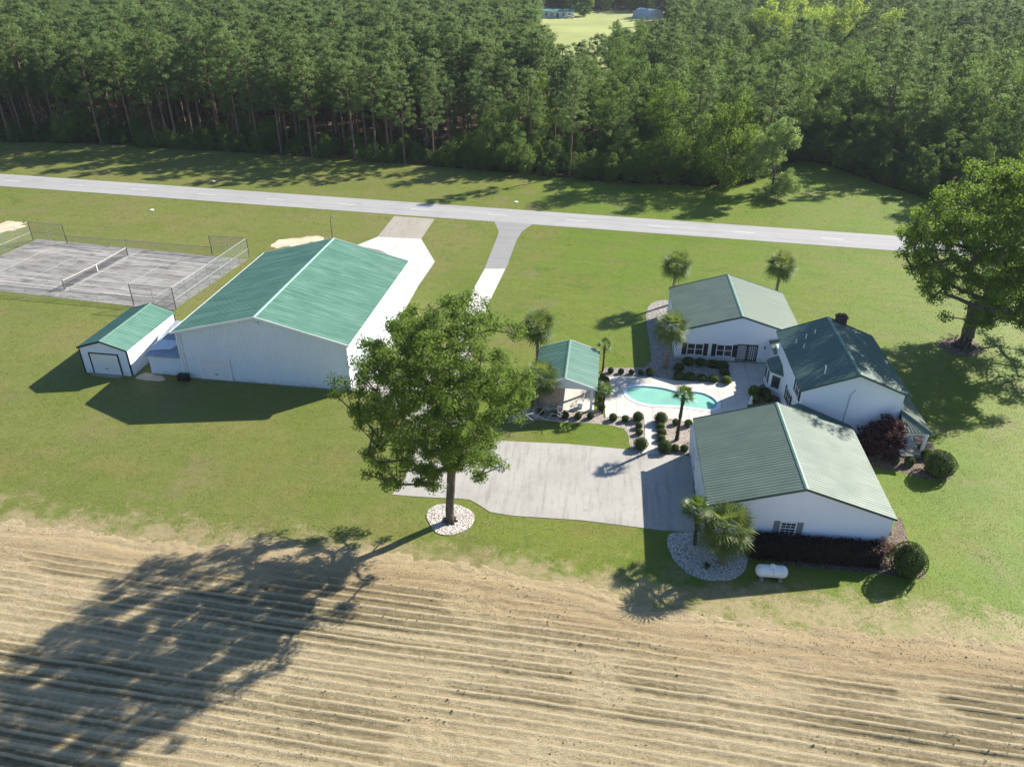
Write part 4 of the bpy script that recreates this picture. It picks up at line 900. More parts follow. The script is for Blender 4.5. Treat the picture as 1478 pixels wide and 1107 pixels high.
def big_tree(name, label, cat, base, lobes_w, trunk_top, rtrunk, nclump, leaf_n, ln, wd, rb, m, seed, md=.55, bark='bark', flare=2.0):
    g = np.random.default_rng(seed); b = np.array(base); t = thing(name, label, cat, base)
    lobes = [(*(np.array(q[:3])-b), q[3]) for q in lobes_w]
    T = thin(sample_lobes(lobes, nclump, g, .42), md, g); T = T[T[:, 2] > 1.6]
    tt = np.array(trunk_top)-b; k = 6; tr = [tt*i/k+np.array([g.normal(0, .06), g.normal(0, .06), 0])*(0 < i < k) for i in range(k+1)]
    N, par, tips = skeleton(T, tr, g)
    mb = MB(); r = wood_mesh(mb, N, par, .016, 2.35, rtrunk, g)
    for i in range(7):                                                  # root flare
        a_ = 2*math.pi*i/7+g.uniform(-.2, .2); mb.tube([(math.cos(a_)*rtrunk*flare, math.sin(a_)*rtrunk*flare, -.05), (math.cos(a_)*rtrunk*.9, math.sin(a_)*rtrunk*.9, rtrunk*.5), (math.cos(a_)*rtrunk*.55, math.sin(a_)*rtrunk*.55, rtrunk*2.2)], [rtrunk*.22, rtrunk*.36, rtrunk*.3], 6, False)
    mb.build('trunk', M[bark], t, True)
    C = np.concatenate([T, N[[par[i] for i in tips]][::2]])
    V = leaves(C, rb*g.uniform(.7, 1.25, len(C)), leaf_n, ln, wd, g)
    mesh_obj('crown', np_mesh('crown', V, 4, [M[m]]), t); print(name, len(T), len(V)//4); return t

# the pecan in front
pb_ = G(650, 752); Y0 = pb_[1]
def lobes_px(L_, Y0, ell, depth, tilt):
    """every lobe seen in the crown gets its place in depth: a rounded crown whose lower boughs hang towards the field"""
    out = []; cx_, cy_, ax_, ay_ = ell; hor = FPX/np.linalg.norm(GY(cx_, cy_, Y0)-CAMO)
    for (px, py, r) in L_:
        q_ = min(1, math.hypot((px-cx_)/ax_, (py-cy_)/ay_)); D = depth*math.sqrt(max(0, 1-q_*q_)); c0 = np.interp(py, tilt[:2], tilt[2:])
        for f in ((0,) if D < depth*.45 else (-.85, 0, .85) if D < depth*.8 else (-1, -.5, 0, .5, 1)):
            Y = Y0+c0+f*D*.85; out.append((*GY(px, py, Y), r/hor*(1-.18*abs(f))))
    return out
pecan_l = [(600, 478, 50), (655, 448, 36), (688, 468, 38), (560, 525, 48), (505, 545, 30), (482, 560, 20), (640, 545, 72), (715, 548, 48), (745, 570, 36), (585, 605, 60), (665, 625, 58), (565, 668, 42), (610, 655, 38), (700, 640, 34), (525, 590, 26), (755, 540, 24), (548, 692, 20), (620, 690, 22), (712, 672, 20), (735, 480, 18), (500, 598, 13), (655, 668, 18), (632, 686, 14), (690, 690, 11), (668, 640, 34)]
lw = lobes_px(pecan_l, Y0, (640, 560, 165, 150), 5.6, (450, 690, 1.6, -3.2))
fk = GY(652, 655, Y0)
big_tree('pecan_tree', 'big round-crowned pecan tree rising from the white stone ring beside the concrete', 'tree', tuple(pb_), lw, tuple(fk), .34, 900, 150, .185, .09, .64, 'leaf_pecan', 11, .80)
# the oak on the right
ob_ = G(1390, 500); Y1 = ob_[1]
oak_l = [(1338, 325, 30), (1330, 368, 28), (1318, 350, 18), (1385, 310, 42), (1430, 262, 36), (1470, 300, 55), (1425, 355, 55), (1478, 390, 55), (1372, 410, 34), (1430, 430, 40), (1345, 400, 22), (1480, 448, 32), (1362, 447, 22), (1510, 250, 45), (1545, 330, 60), (1540, 410, 50), (1590, 370, 45), (1350, 470, 10), (1420, 460, 18)]
lw = lobes_px(oak_l, Y1, (1450, 350, 150, 135), 8.0, (250, 450, 2.0, -2.5))
big_tree('oak_tree', 'spreading dark green oak at the right edge shading the lawn beside the main house', 'tree', tuple(ob_), lw, tuple(GY(1404, 462, Y1)), .62, 900, 120, .25, .15, .95, 'leaf_oak', 12, .98)

# clipped round shrubs
def ball_mesh(seed, m, tall=1.0, n=1900, ln=.21, boxy=0.):
    g = np.random.default_rng(seed); d = g.normal(size=(n, 3)); d /= np.linalg.norm(d, axis=1, keepdims=True)
    d = d[d[:, 2] > -.85]; n = len(d)
    s3 = g.integers(0, 1000); rr = 1+.17*(fbm(d[:, 0]*2.2+5+s3, d[:, 1]*2.2+d[:, 2]*1.7+5, seed, 3)-.5)*2
    q = d.copy()
    if boxy: h = np.hypot(d[:, 0], d[:, 1]); q[:, :2] *= (1+boxy*(1-np.abs(d[:, 2]))*.3)[:, None]
    P = q*rr[:, None]*np.array([1, 1, tall])
    nr = d+g.normal(size=(n, 3))*.38; nr /= np.linalg.norm(nr, axis=1, keepdims=True); a = np.cross(nr, g.normal(size=(n, 3))); a /= np.linalg.norm(a, axis=1, keepdims=True); b = np.cross(nr, a)
    L_ = ln*g.uniform(.5, 1.1, (n, 1))*.5; a = a+nr*.5
    V = np.stack([P+a*L_, P+b*L_*.7, P-a*L_*.6, P-b*L_*.7], 1).reshape(-1, 3)
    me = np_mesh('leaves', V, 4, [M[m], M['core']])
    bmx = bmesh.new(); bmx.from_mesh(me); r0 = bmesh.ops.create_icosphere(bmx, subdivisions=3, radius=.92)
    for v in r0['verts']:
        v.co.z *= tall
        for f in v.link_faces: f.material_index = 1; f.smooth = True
    bmx.to_mesh(me); bmx.free(); return me
BALL = [ball_mesh(20+i, 'leaf_ball') for i in range(4)]; BALLB = ball_mesh(30, 'leaf_bright'); BALLT = [ball_mesh(33+i, 'leaf_ball', 1.05, 4200, .13, .5) for i in range(2)]
def shrub(px, py, rpx, label, group=None, me=None, name='round_shrub', cat='shrub', k=[0], tall=1.0):
    sc_ = np.linalg.norm(G(px, py)-CAMO); r = rpx*sc_/FPX*(.80 if me in BALLT else .95)
    p = G(px, py+1, r*.9*tall); me = me or BALL[k[0] % 4]; k[0] += 1
    o = link(bpy.data.objects.new(name, me)); o.location = (p[0], p[1], r*.86*tall); o.scale = (r, r, r*tall); o.rotation_euler.z = random.uniform(0, 6.3)
    return tag(o, label, cat, group)
CB = 'clipped shrubs in front of the cabana'
for px, py, r, lb in [
    (781, 592.7, 5.2, 'small clipped shrub at the left post of the cabana, behind the bare branches'), (800, 595, 5, 'small clipped shrub before the tan cabana panel, half behind the bare branches'),
    (815.7, 597.8, 5.8, 'round clipped shrub just right of the tan panel in the cabana front'), (834.6, 598.8, 5.5, 'round clipped shrub before the middle of the open cabana front'),
    (852.2, 598.8, 5.2, 'round clipped shrub at the foot of the right front cabana post'), (885, 601, 6, 'round clipped shrub alone between the little palm and the path, left of a smaller one'),
    (902.6, 602.8, 5.4, 'small clipped shrub left of the big barrel shrub at the pool end of the path')]: shrub(px, py, r, lb, CB)
PB = 'clipped shrubs lining the path'
shrub(921.3, 600, 8.4, 'big barrel-shaped shrub on the left of the path at the pool end', PB, BALLT[0], tall=1.05)
shrub(922.2, 613, 5.2, 'small shrub left of the path, directly below the left barrel shrub', PB); shrub(922.7, 622, 5.2, 'small shrub left of the path, touching the top of the big left globe', PB)
shrub(925, 639, 11, 'big globe shrub left of the path at the parking court end', PB, BALLT[1])
shrub(954, 602, 10, 'big barrel-shaped shrub on the right of the path at the pool end', PB, BALLT[0], tall=1.05)
shrub(953.5, 614, 6, 'low flat shrub right of the path, directly below the right barrel shrub', PB, tall=.8); shrub(955.4, 622.5, 6.8, 'middle and widest of the small shrubs right of the path', PB, tall=.85)
shrub(954.5, 631, 5.8, 'small shrub right of the path, touching the big right globe', PB); shrub(959.7, 643, 11, 'big globe shrub right of the path at the parking court end', PB, BALLT[1])
GB_ = 'clipped shrubs in the bed beside the garage'
for px, py, r, lb in [(974.4, 645, 5.5, 'small shrub snug against the big right globe, below the palm trunk'), (987.7, 645.5, 5.7, 'round shrub at the corner of the garage wall and the parking court'), (975.4, 608, 5.2, 'small shrub at the deck edge half behind the slender palm trunk'), (993.9, 609.6, 5.8, 'round shrub at the deck edge by the garage roof corner')]: shrub(px, py, r, lb, GB_)
LB = 'row of little shrubs between lawn and pool deck'
for px, py, r, lb in [(881.7, 533.5, 4.6, 'little shrub nearest the cabana in the row behind the pool'), (896.5, 534.5, 4.5, 'second little shrub from the cabana in the row behind the pool'), (911.5, 535.6, 4.1, 'middle and smallest shrub of the row behind the pool'), (925.4, 536, 4.3, 'fourth little shrub from the cabana in the row behind the pool'), (938.2, 535.6, 5.7, 'largest shrub of the row behind the pool, nearest the sabal palm')]: shrub(px, py, r, lb, LB)
SB = 'shrubs along the side of the cabana'
shrub(870, 541, 4.6, 'small bright-topped shrub at the right rear of the cabana', SB); shrub(873, 549, 6.8, 'tall dark shrub between cabana and deck, above the little fan palm', SB, tall=1.15); shrub(868, 575, 5.4, 'dark shrub beside the cabana, under the little fan palm', SB); shrub(868, 586, 5.8, 'olive shrub at the foot of the little fan palm by the cabana', SB, tall=1.1)
WB = 'shrubs ringing the bed under the guest house windows'
for px, py, r, lb in [(993.6, 520, 8.2, 'dark round shrub under the left window pair of the guest house'), (1011.5, 521.5, 7.6, 'dark round shrub under the wall between the guest house windows, left one'), (1028.5, 523.6, 7.5, 'dark round shrub under the right window pair of the guest house'), (1043.5, 526.5, 8, 'dark round shrub left of the guest house door'), (1045.6, 536, 7, 'dark shrub at the patio side of the ringed bed, above the bright one'),
    (1030, 545, 7.4, 'dark shrub in the pool side row, directly left of the bright shrub'), (1013, 544, 7.1, 'dark shrub in the middle of the pool side row of the ringed bed'), (996, 542, 8, 'dark shrub second from left in the pool side row of the ringed bed'), (980, 541, 8, 'dark shrub at the lower left corner of the ringed bed, nearest the pool'), (980, 529, 7.6, 'dark shrub at the upper left corner of the ringed bed, beside the sabal palm')]: shrub(px, py, r, lb, WB, tall=.72)
shrub(1048.7, 547.5, 7.0, 'bright yellow-green shrub at the patio corner of the ringed bed', WB, BALLB, tall=.85)
YB = 'shrubs in the bed below the bay window'
for px, py, r, lb, me_ in [(1088.5, 563, 8, 'olive shrub at the patio edge left of the bay window', BALLB), (1090.6, 575, 6, 'small olive shrub right beside the white statue', BALLB), (1104.7, 565, 7.5, 'dark green shrub directly below the bay window', None), (1109, 573, 6.5, 'dark green shrub against the main house wall by the garage roof', None)]: shrub(px, py, r, lb, YB, me_)
QB = 'shrubs round the side porch'
shrub(1357, 668, 20.5, 'big round glossy holly on the lawn right of the porch', QB, BALLT[0], 'holly_shrub')
for px, py, r, lb in [(1293, 663.5, 5, 'little shrub at the left front column of the porch'), (1313, 664.5, 6.5, 'bright round shrub before the open front of the porch'), (1336, 653, 7, 'round shrub beside the right front column of the porch, touching the big holly'), (1331, 645, 5, 'small shrub half hidden along the open side of the porch')]: shrub(px, py, r, lb, QB)
shrub(1313, 807, 23, 'tall dense dark green holly at the right end of the maroon hedge', None, BALLT[1], 'holly_shrub', tall=1.25)
shrub(1282, 768, 3.5, 'tiny shrub against the side wall of the garage behind the tall holly')

def bush(name, label, cat, base, blobs, n, ln, wd, m, seed, twig='bark', group=None):
    g = np.random.default_rng(seed); t = thing(name, label, cat, base, 0, group); B_ = np.array(blobs, float)
    C = thin(sample_lobes(B_, 260, g, .4), .28, g); C = C[C[:, 2] > .15]
    V = leaves(C, .38, n, ln, wd, g); mesh_obj('foliage', np_mesh('foliage', V, 4, [M[m]]), t)
    mb = MB()
    for c in C[::5]: mb.tube([(g.normal(0, .12), g.normal(0, .12), 0), (c[0]*.5, c[1]*.5, c[2]*.6), tuple(c)], [.04, .025, .01], 4, False)
    mb.build('stem', M[twig], t); return t
rb_ = G(1266, 655)
bush('maroon_shrub', 'large maroon-leaved shrub against the blue-shaded end wall of the main house', 'shrub', tuple(rb_), [(0, 0, 1.7, 1.5), (-.9, .1, 1.5, 1.1), (.9, 0, 1.9, 1.1), (.3, .2, 2.6, .9), (1.0, .1, 2.7, .5), (-1.3, 0, 1.0, .8), (0, -.5, 1.0, 1.2), (.9, -.3, .9, .9)], 44, .22, .12, 'leaf_red', 41)
# maroon hedge before the garage
hx = thing('hedge', 'long low dark maroon hedge along the garage end wall', 'hedge', bframe(GAR)[0], bframe(GAR)[1]); g = np.random.default_rng(43)
nH = 9000; u = g.uniform(-3.2, 5.4, nH); hw_f = .62; face_ = g.integers(0, 3, nH); v = np.where(face_ == 0, -7.0, np.where(face_ == 1, -5.75, g.uniform(-7.0, -5.75, nH))); z = np.where(face_ == 2, 1.28, g.uniform(.05, 1.28, nH))
P = np.stack([u, v+g.normal(0, .07, nH), z+g.normal(0, .06, nH)+.10*(fbm(u*1.2, v*1.2, 44, 3)-.5)], -1); mesh_obj('foliage', np_mesh('foliage', leaves(P, .05, 1, .22, .12, g), 4, [M['leaf_hedge']]), hx)
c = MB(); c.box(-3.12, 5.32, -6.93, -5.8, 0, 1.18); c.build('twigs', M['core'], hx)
lb_ = G(1270, 806); bush('dry_shrub', 'dusty pinkish-brown shrub between the maroon hedge and tall holly', 'shrub', tuple(lb_), [(0, 0, .9, .6), (-.6, .1, .85, .45), (.6, .1, .85, .45)], 40, .16, .08, 'leaf_dry', 45)

# bare fallen branches left of the cabana
dbp = G(770, 608); db = thing('dead_branches', 'bleached leafless branches lying at the edge of the lawn left of the cabana', 'branches', tuple(dbp)); g = np.random.default_rng(47)
tg = [(g.uniform(-2.6, 2.8), g.uniform(-1.6, 1.2), g.uniform(.25, 1.7)) for _ in range(60)]
N, par, tips = skeleton(tg, [(-1.8, .3, .1), (-1.2, .2, .4), (-.6, .15, .6), (0, .1, .7)], g, .5, .5); mb = MB(); wood_mesh(mb, N, par, .012, 2.2, .085, g, 5); mb.build('branch', M['dead_wood'], db)

# ------------------------------------------------------------------ palms
def fan(g, V, MI, org, az, el, pet, rad, nseg, spread, droop, w, mi, curl=.35):
    d = np.array([math.cos(az)*math.cos(el), math.sin(az)*math.cos(el), math.sin(el)]); side = np.array([-math.sin(az), math.cos(az), 0]); n_ = np.cross(d, side); n_ = n_ if n_[2] > 0 else -n_
    hub = org+d*pet+np.array([0, 0, -droop*pet*.25])
    s_ = side*.022; V += [org-s_, org+s_, hub+s_*.6, hub-s_*.6]; MI.append(mi)
    for k in range(nseg):
        a = (k/(nseg-1)-.5)*2*spread; dr = d*math.cos(a)+side*math.sin(a); L_ = rad*(1-.25*abs(a)/spread)*g.uniform(.85, 1.1)
        p1 = hub+dr*L_*.55+n_*(.10*L_*(abs(a)/spread-.3)); p2 = hub+dr*L_+np.array([0, 0, -droop*L_*(.35+curl*g.uniform(.3, 1))])
        wv = np.cross(dr, n_)*w*.5; V += [hub-wv*.25, hub+wv*.25, p1+wv, p1-wv]; MI.append(mi); V += [p1-wv, p1+wv, p2+wv*.12, p2-wv*.12]; MI.append(mi)
def palm(name, label, base, h, lean, rad, nfr, seed, m='frond', bark='palm_bark', rt=.17, dead=0, pet=1.0, nseg=13, group=None, lo=-.75, hairy=False, w=.092):
    g = np.random.default_rng(seed); t = thing(name, label, 'palm tree', tuple(base), 0, group); top = np.array([lean[0], lean[1], h])
    mb = MB(); n_ = max(6, int(h/.22)); pts = []; rr = []
    for i in range(n_+1):
        f = i/n_; pts.append((lean[0]*f**1.4, lean[1]*f**1.4, h*f-.03)); rr.append(rt*(1.25-.45*min(1, f*2.5) if f < .4 else .82+(.16*(f-.4) if not hairy else .45*(f-.4)))*(1+g.uniform(-.07, .07)))
    mb.tube(pts, rr, 9)
    for i in range(int(h*26) if hairy else int(h*9)):                     # old leaf bases
        f = g.uniform(.12, 1) if hairy else g.uniform(.55, 1); a = g.uniform(0, 6.28); j = min(n_, int(f*n_)); c0 = np.array(pts[j])+rr[j]*.9*np.array([math.cos(a), math.sin(a), 0]); c1 = c0+np.array([math.cos(a)*.09, math.sin(a)*.09, .16])
        sd_ = np.array([-math.sin(a), math.cos(a), 0])*.035; mb.quad(c0-sd_, c0+sd_, c1+sd_*.5, c1-sd_*.5)
    mb.build('trunk', M[bark], t)
    V = []; MI = []
    for i in range(nfr):
        f = (i+.5)/nfr; el = math.asin(max(-1, min(1, lo+(1.0-lo)*f)))+g.normal(0, .10); az = i*2.39996+g.normal(0, .2)
        fan(g, V, MI, top, az, el, pet*g.uniform(.8, 1.15), rad*g.uniform(.85, 1.1), nseg, 1.75, .25+.35*(1-f), w, 0)
    mesh_obj('crown', np_mesh('crown', np.array(V), 4, [M[m]]), t)
    if dead:
        V = []; MI = []
        for i in range(dead): fan(g, V, MI, top+np.array([0, 0, -.1]), i*2.4+g.normal(0, .3), g.uniform(-1.25, -.8), pet*.75, rad*.75, 11, 1.1, .5, w, 0)
        mesh_obj('dead_fronds', np_mesh('dead_fronds', np.array(V), 4, [M['frond_dead']]), t)
    return t
def lean_to(base, h, px, py):
    w = GY(px, py, base[1]); return (w[0]-base[0], 0)
SG = 'sabal palms round the houses'; WG = 'slender windmill palms'
b = G(960.3, 531); palm('sabal_palm', 'stout sabal palm in the pebble bed left of the guest house windows', b, 4.5, lean_to(b, 4.5, 969, 472), 1.15, 58, 61, group=SG, rt=.20, lo=-.8)
b = (18.5, 82.5, 0); palm('sabal_palm', 'sabal palm rising behind the left side of the guest house roof', b, 4.9, (.1, 0), 1.2, 58, 62, group=SG, rt=.2)
b = (30.9, 83.8, 0); palm('sabal_palm', 'sabal palm rising behind the right side of the guest house roof', b, 4.4, (0, 0), 1.25, 60, 63, group=SG, rt=.2)
b = G(775, 537); palm('sabal_palm', 'sabal palm with orange dead fronds behind the left side of the cabana', b, 5.0, lean_to(b, 5, 776, 470), 1.15, 54, 64, dead=9, group=SG, rt=.17)
b = G(774, 590); palm('sabal_palm', 'pale shaggy sabal palm against the left eave of the cabana', b, 3.3, lean_to(b, 3.3, 780, 545), 1.1, 50, 65, dead=6, group=SG, rt=.17)
b = G(1043, 813.5); palm('sabal_palm', 'nearest sabal palm, broad and pale, in the white stones by the garage', b, 3.15, lean_to(b, 3.15, 1049, 758), 1.25, 58, 66, dead=10, group=SG, rt=.21, pet=1.05, nseg=15)
b = G(1002.7, 785.7); palm('windmill_palm', 'small dark-trunked palm behind the nearest sabal palm at the garage corner', b, 3.2, lean_to(b, 3.2, 1006, 730), .78, 30, 67, 'frond_wind', 'palm_dark', .12, 3, .6, 14, WG, -.35, True, .06)
b = G(976.6, 635.2); palm('windmill_palm', 'slender palm with shaggy dark trunk standing between path and garage by the pool', b, 4.5, lean_to(b, 4.5, 987, 571), .66, 24, 68, 'frond_wind', 'palm_dark', .14, 0, .5, 13, WG, -.3, True, .065)
b = G(870, 536); palm('windmill_palm', 'thin little palm behind the right rear corner of the cabana', b, 2.9, lean_to(b, 2.9, 872.8, 499), .5, 16, 69, 'frond_wind', 'palm_dark', .08, 0, .45, 12, WG, -.3, True, .06)
b = G(869, 597); palm('windmill_palm', 'little yellow-tipped palm beside the right front corner of the cabana', b, 2.5, lean_to(b, 2.5, 874, 560), .55, 18, 70, 'frond_wind', 'palm_dark', .08, 2, .45, 12, WG, -.5, True, .06)
b = G(1019.6, 818); t = thing('yucca', 'small dark spiky plant among the white stones before the nearest palms', 'plant', tuple(b)); V = []; g = np.random.default_rng(71)
for i in range(60):
    a = g.uniform(0, 6.28); e_ = g.uniform(.2, 1.4); d = np.array([math.cos(a)*math.cos(e_), math.sin(a)*math.cos(e_), math.sin(e_)]); s2 = np.array([-math.sin(a), math.cos(a), 0])*.03; L_ = g.uniform(.3, .5); V += [-s2*.6, s2*.6, d*L_*.6+s2, d*L_]
mesh_obj('leaves', np_mesh('leaves', np.array(V), 4, [M['leaf_ball']]), t)

# ------------------------------------------------------------------ the wood beyond the road
def pine_variant(seed, H_):
    g = np.random.default_rng(seed); mb = MB(); lx, ly = g.normal(0, .35, 2); ax_ = lambda z: np.array([lx*(z/H_)**1.5, ly*(z/H_)**1.5, z])
    zs = np.linspace(-.1, H_*.97, 7); mb.tube([ax_(max(z, 0)) if z > 0 else (0, 0, z) for z in zs], [.22*(1-.8*max(z, 0)/H_)+.02 for z in zs], 6, False)
    C = []; R_ = []
    z0 = H_*g.uniform(.40, .50); nb = 34
    for i in range(nb):
        f = (i+g.uniform(0, 1))/nb; z = z0+(H_-z0)*f; prof = (1-f)**.58*(.62+.38*min(1, f*3.2)); br = (1.25+2.1*prof)*g.uniform(.65, 1.15); a = i*2.4+g.normal(0, .3)
        o_ = ax_(z); tip = o_+np.array([math.cos(a)*br, math.sin(a)*br, br*.28]); mb.tube([o_, (o_+tip)/2+np.array([0, 0, .05]), tip], [.05, .035, .015], 3, False)
        for q_ in ((1, .62), (.58, .5)) if br > 1.2 else ((1, .6),): C.append(o_+(tip-o_)*q_[0]+g.normal(0, .12, 3)); R_.append(q_[1]*1.22*g.uniform(.8, 1.4))
    for k in range(3): C.append(ax_(H_-.3*k)+g.normal(0, .1, 3)); R_.append(.5)
    for k in range(4):                                                    # dead stubs below the crown
        z = z0*g.uniform(.5, .98); a = g.uniform(0, 6.28); o_ = ax_(z); mb.tube([o_, o_+np.array([math.cos(a), math.sin(a), -.1])*g.uniform(.4, 1.1)], [.03, .01], 3, False)
    V = leaves(np.array(C), np.array(R_), 66, .44, .13, g, .55, .62)
    return mb.mesh('pine_trunk', M['bark_pine']), np_mesh('pine_crown', V, 4, [M['needle']])
def broad_variant(seed, H_, low, m='leaf_broad', wide=1.0, n=46, ln=.55):
    g = np.random.default_rng(seed); L_ = []
    for i in range(15):
        f = g.uniform(low, 1); rr = (.28+.16*math.sin(math.pi*min(1, (f-low)/(1-low)*.9+.1)))*H_*.42*wide; a = g.uniform(0, 6.28); q_ = H_*.19*wide*math.sin(math.pi*min(1, .15+.8*(f-low)/(1-low)))
        L_.append((math.cos(a)*q_, math.sin(a)*q_, H_*f-rr*.5, rr*.72))
    T = thin(sample_lobes(L_, n*5, g, .35), H_*.055, g)[:n*2]; T = T[T[:, 2] > .8]
    tr = [np.array([0, 0, z]) for z in np.linspace(-.1, H_*.45, 5)]; N, par, _ = skeleton(T, tr, g, .3, 2.5); mb = MB(); wood_mesh(mb, N, par, .02, 2.3, .012*H_+.06, g, 5)
    V = leaves(T, H_*.062*g.uniform(.75, 1.3, len(T)), 88, ln*.56, ln*.34, g, .6, .8); return mb.mesh('broad_trunk', M['bark']), np_mesh('broad_crown', V, 4, [M[m]])
PINES = [pine_variant(200+i, h) for i, h in enumerate((19.5, 18.0, 20.5, 17.0, 19.0, 18.5))]
BROAD = [broad_variant(230+i, h, lo_, wide=w_) for i, (h, lo_, w_) in enumerate(((13, .12, 1.1), (15, .2, 1.15), (11, .08, 1.2), (16.5, .3, 1.1), (13.5, .1, 1.3)))]
PH = (19.5, 18.0, 20.5, 17.0, 19.0, 18.5); BH = (13, 15, 11, 16.5, 13.5)
g = np.random.default_rng(301)
ex, ey = np.array(edge).T
def front(X): return np.interp(X, ex, ey)
pts = []
for yy in np.arange(125, 560, 4.0):
    hwid = .72*yy+25
    xs = np.arange(-hwid, hwid, 4.2); pts.append(np.stack([xs+g.uniform(-1.7, 1.7, len(xs))+(2.3 if int(yy/4.0) % 2 else 0), yy+g.uniform(-1.7, 1.7, len(xs))], -1))
P = np.concatenate(pts); X, Y = P.T
# the recessed bay of lawn on the right and its edge
ok = inpoly(X, Y, floor_outline); 
for k_ in range(len(edge)-1):
    pass
clearing = [(6, 215), (28, 215), (33, 300), (50, 425), (96, 485), (-40, 485), (8, 425), (13, 330), (8, 260)]
ok &= ~inpoly(X, Y, clearing)
for (px_, py_, z_, rad_, fr_) in [(1112, 22, 16, 6, 30), (1150, 20, 16, 6, 30), (1195, 18, 17, 7, 30), (1232, 22, 16, 6, 30), (1285, 28, 15, 6, 30), (1022, 112, 10.5, 4, 12), (1062, 172, 9, 4, 10), (770, 140, 9, 4, 10), (1215, 110, 10.5, 4, 12), (1112, 283, 0, 5, 8), (1040, 272, 0, 4, 6), (955, 262, 0, 4, 6)]:
    lx_, ly_ = G(px_, py_, z_)[:2]; vx_ = lx_/ly_; q_ = X-(lx_+(Y-ly_)*vx_); ok &= ~((np.abs(q_) < rad_) & (Y-ly_ < rad_*.7) & (Y-ly_ > -fr_))
P = P[ok]; X, Y = P.T; nP = len(P)
dedge = Y-front(X)
right = X > 14
rnd = g.random(nP); patchy = fbm(X*.02, Y*.02, 311, 3)
isb = np.where(right, rnd < np.where(dedge < 14, .80, .38+.5*(patchy > .50)), rnd < np.where((X > -14) & (dedge < 18), .75, np.where(dedge < 7, .16, .04)))
drop = np.where(isb, g.random(nP) < .50, g.random(nP) < np.where(right, .40, .16)); P, isb, dedge = P[~drop], isb[~drop], dedge[~drop]; nP = len(P)
var = np.where(isb, g.integers(0, 5, nP), g.integers(0, 6, nP)); sc_ = g.uniform(.84, 1.10, nP)*np.where(isb & (dedge < 14), .85, 1)*np.where(dedge < 25, np.interp(X[~drop], [-60, -15, 15, 30], [1.02, .86, .80, .95]), 1); rot = g.uniform(0, 6.28, nP)
# far openings: keep the sight of the meadow and of the two distant buildings free
hgt = np.where(isb, np.array(BH)[np.minimum(var, 4)], np.array(PH)[var])*sc_
top = project(np.stack([P[:, 0], P[:, 1], hgt*.97], -1)); dist = np.hypot(P[:, 0], P[:, 1])
meadow_sight = [(786, 38), (782, 9), (962, 9), (962, 26), (880, 29), (867, 33), (850, 45), (842, 64), (828, 67), (815, 52)]
basep = project(np.stack([P[:, 0], P[:, 1], 0*dist], -1))
bad = np.zeros(nP, bool)
for f_ in np.linspace(0, 1, 12):
    pr_ = basep*(1-f_)+top*f_
    for dx in (-1, 0, 1): bad |= inpoly(pr_[:, 0]+dx*2500/np.maximum(dist, 1), pr_[:, 1], meadow_sight)
bad &= dist < 462
P, isb, var, sc_, rot, dedge, dist, top, basep = [q_[~bad] for q_ in (P, isb, var, sc_, rot, dedge, dist, top, basep)]; nP = len(P)
inframe = (basep[:, 0] > -25) & (basep[:, 0] < W+25) & (basep[:, 1] > 6)
order = np.argsort(np.where(inframe, dist, 1e6)); solo = np.zeros(nP, bool)
ip_ = [i for i in order if not isb[i] and inframe[i]][:285]; ib_ = [i for i in order if isb[i] and inframe[i]][:120]; solo[ip_] = True; solo[ib_] = True
def place_tree(name, label, group, tm, cm, x, y, s, r, cat='tree'):
    t = thing(name, label, cat, (x, y, 0), r, group); t.scale = (s, s, s); a_ = mesh_obj('trunk', tm, t); b_ = mesh_obj('crown', cm, t); return t, a_, b_
protoP, protoB = {}, {}
for i in ip_:
    tm, cm = PINES[var[i]]; t, a_, b_ = place_tree('pine_tree', 'tall bare-trunked pine in the front ranks of the wood beyond the road', 'pines in the front ranks of the wood', tm, cm, P[i, 0], P[i, 1], sc_[i], rot[i]); protoP.setdefault(int(var[i]), (a_, b_))
for i in ib_:
    tm, cm = BROAD[var[i]]; t, a_, b_ = place_tree('broadleaf_tree', 'bushy broadleaf tree standing among the pines at the edge of the wood', 'broadleaf trees at the edge of the wood', tm, cm, P[i, 0], P[i, 1], sc_[i], rot[i]); protoB.setdefault(int(var[i]), (a_, b_))
print('forest', nP, 'solo', solo.sum(), 'broad', isb.sum())
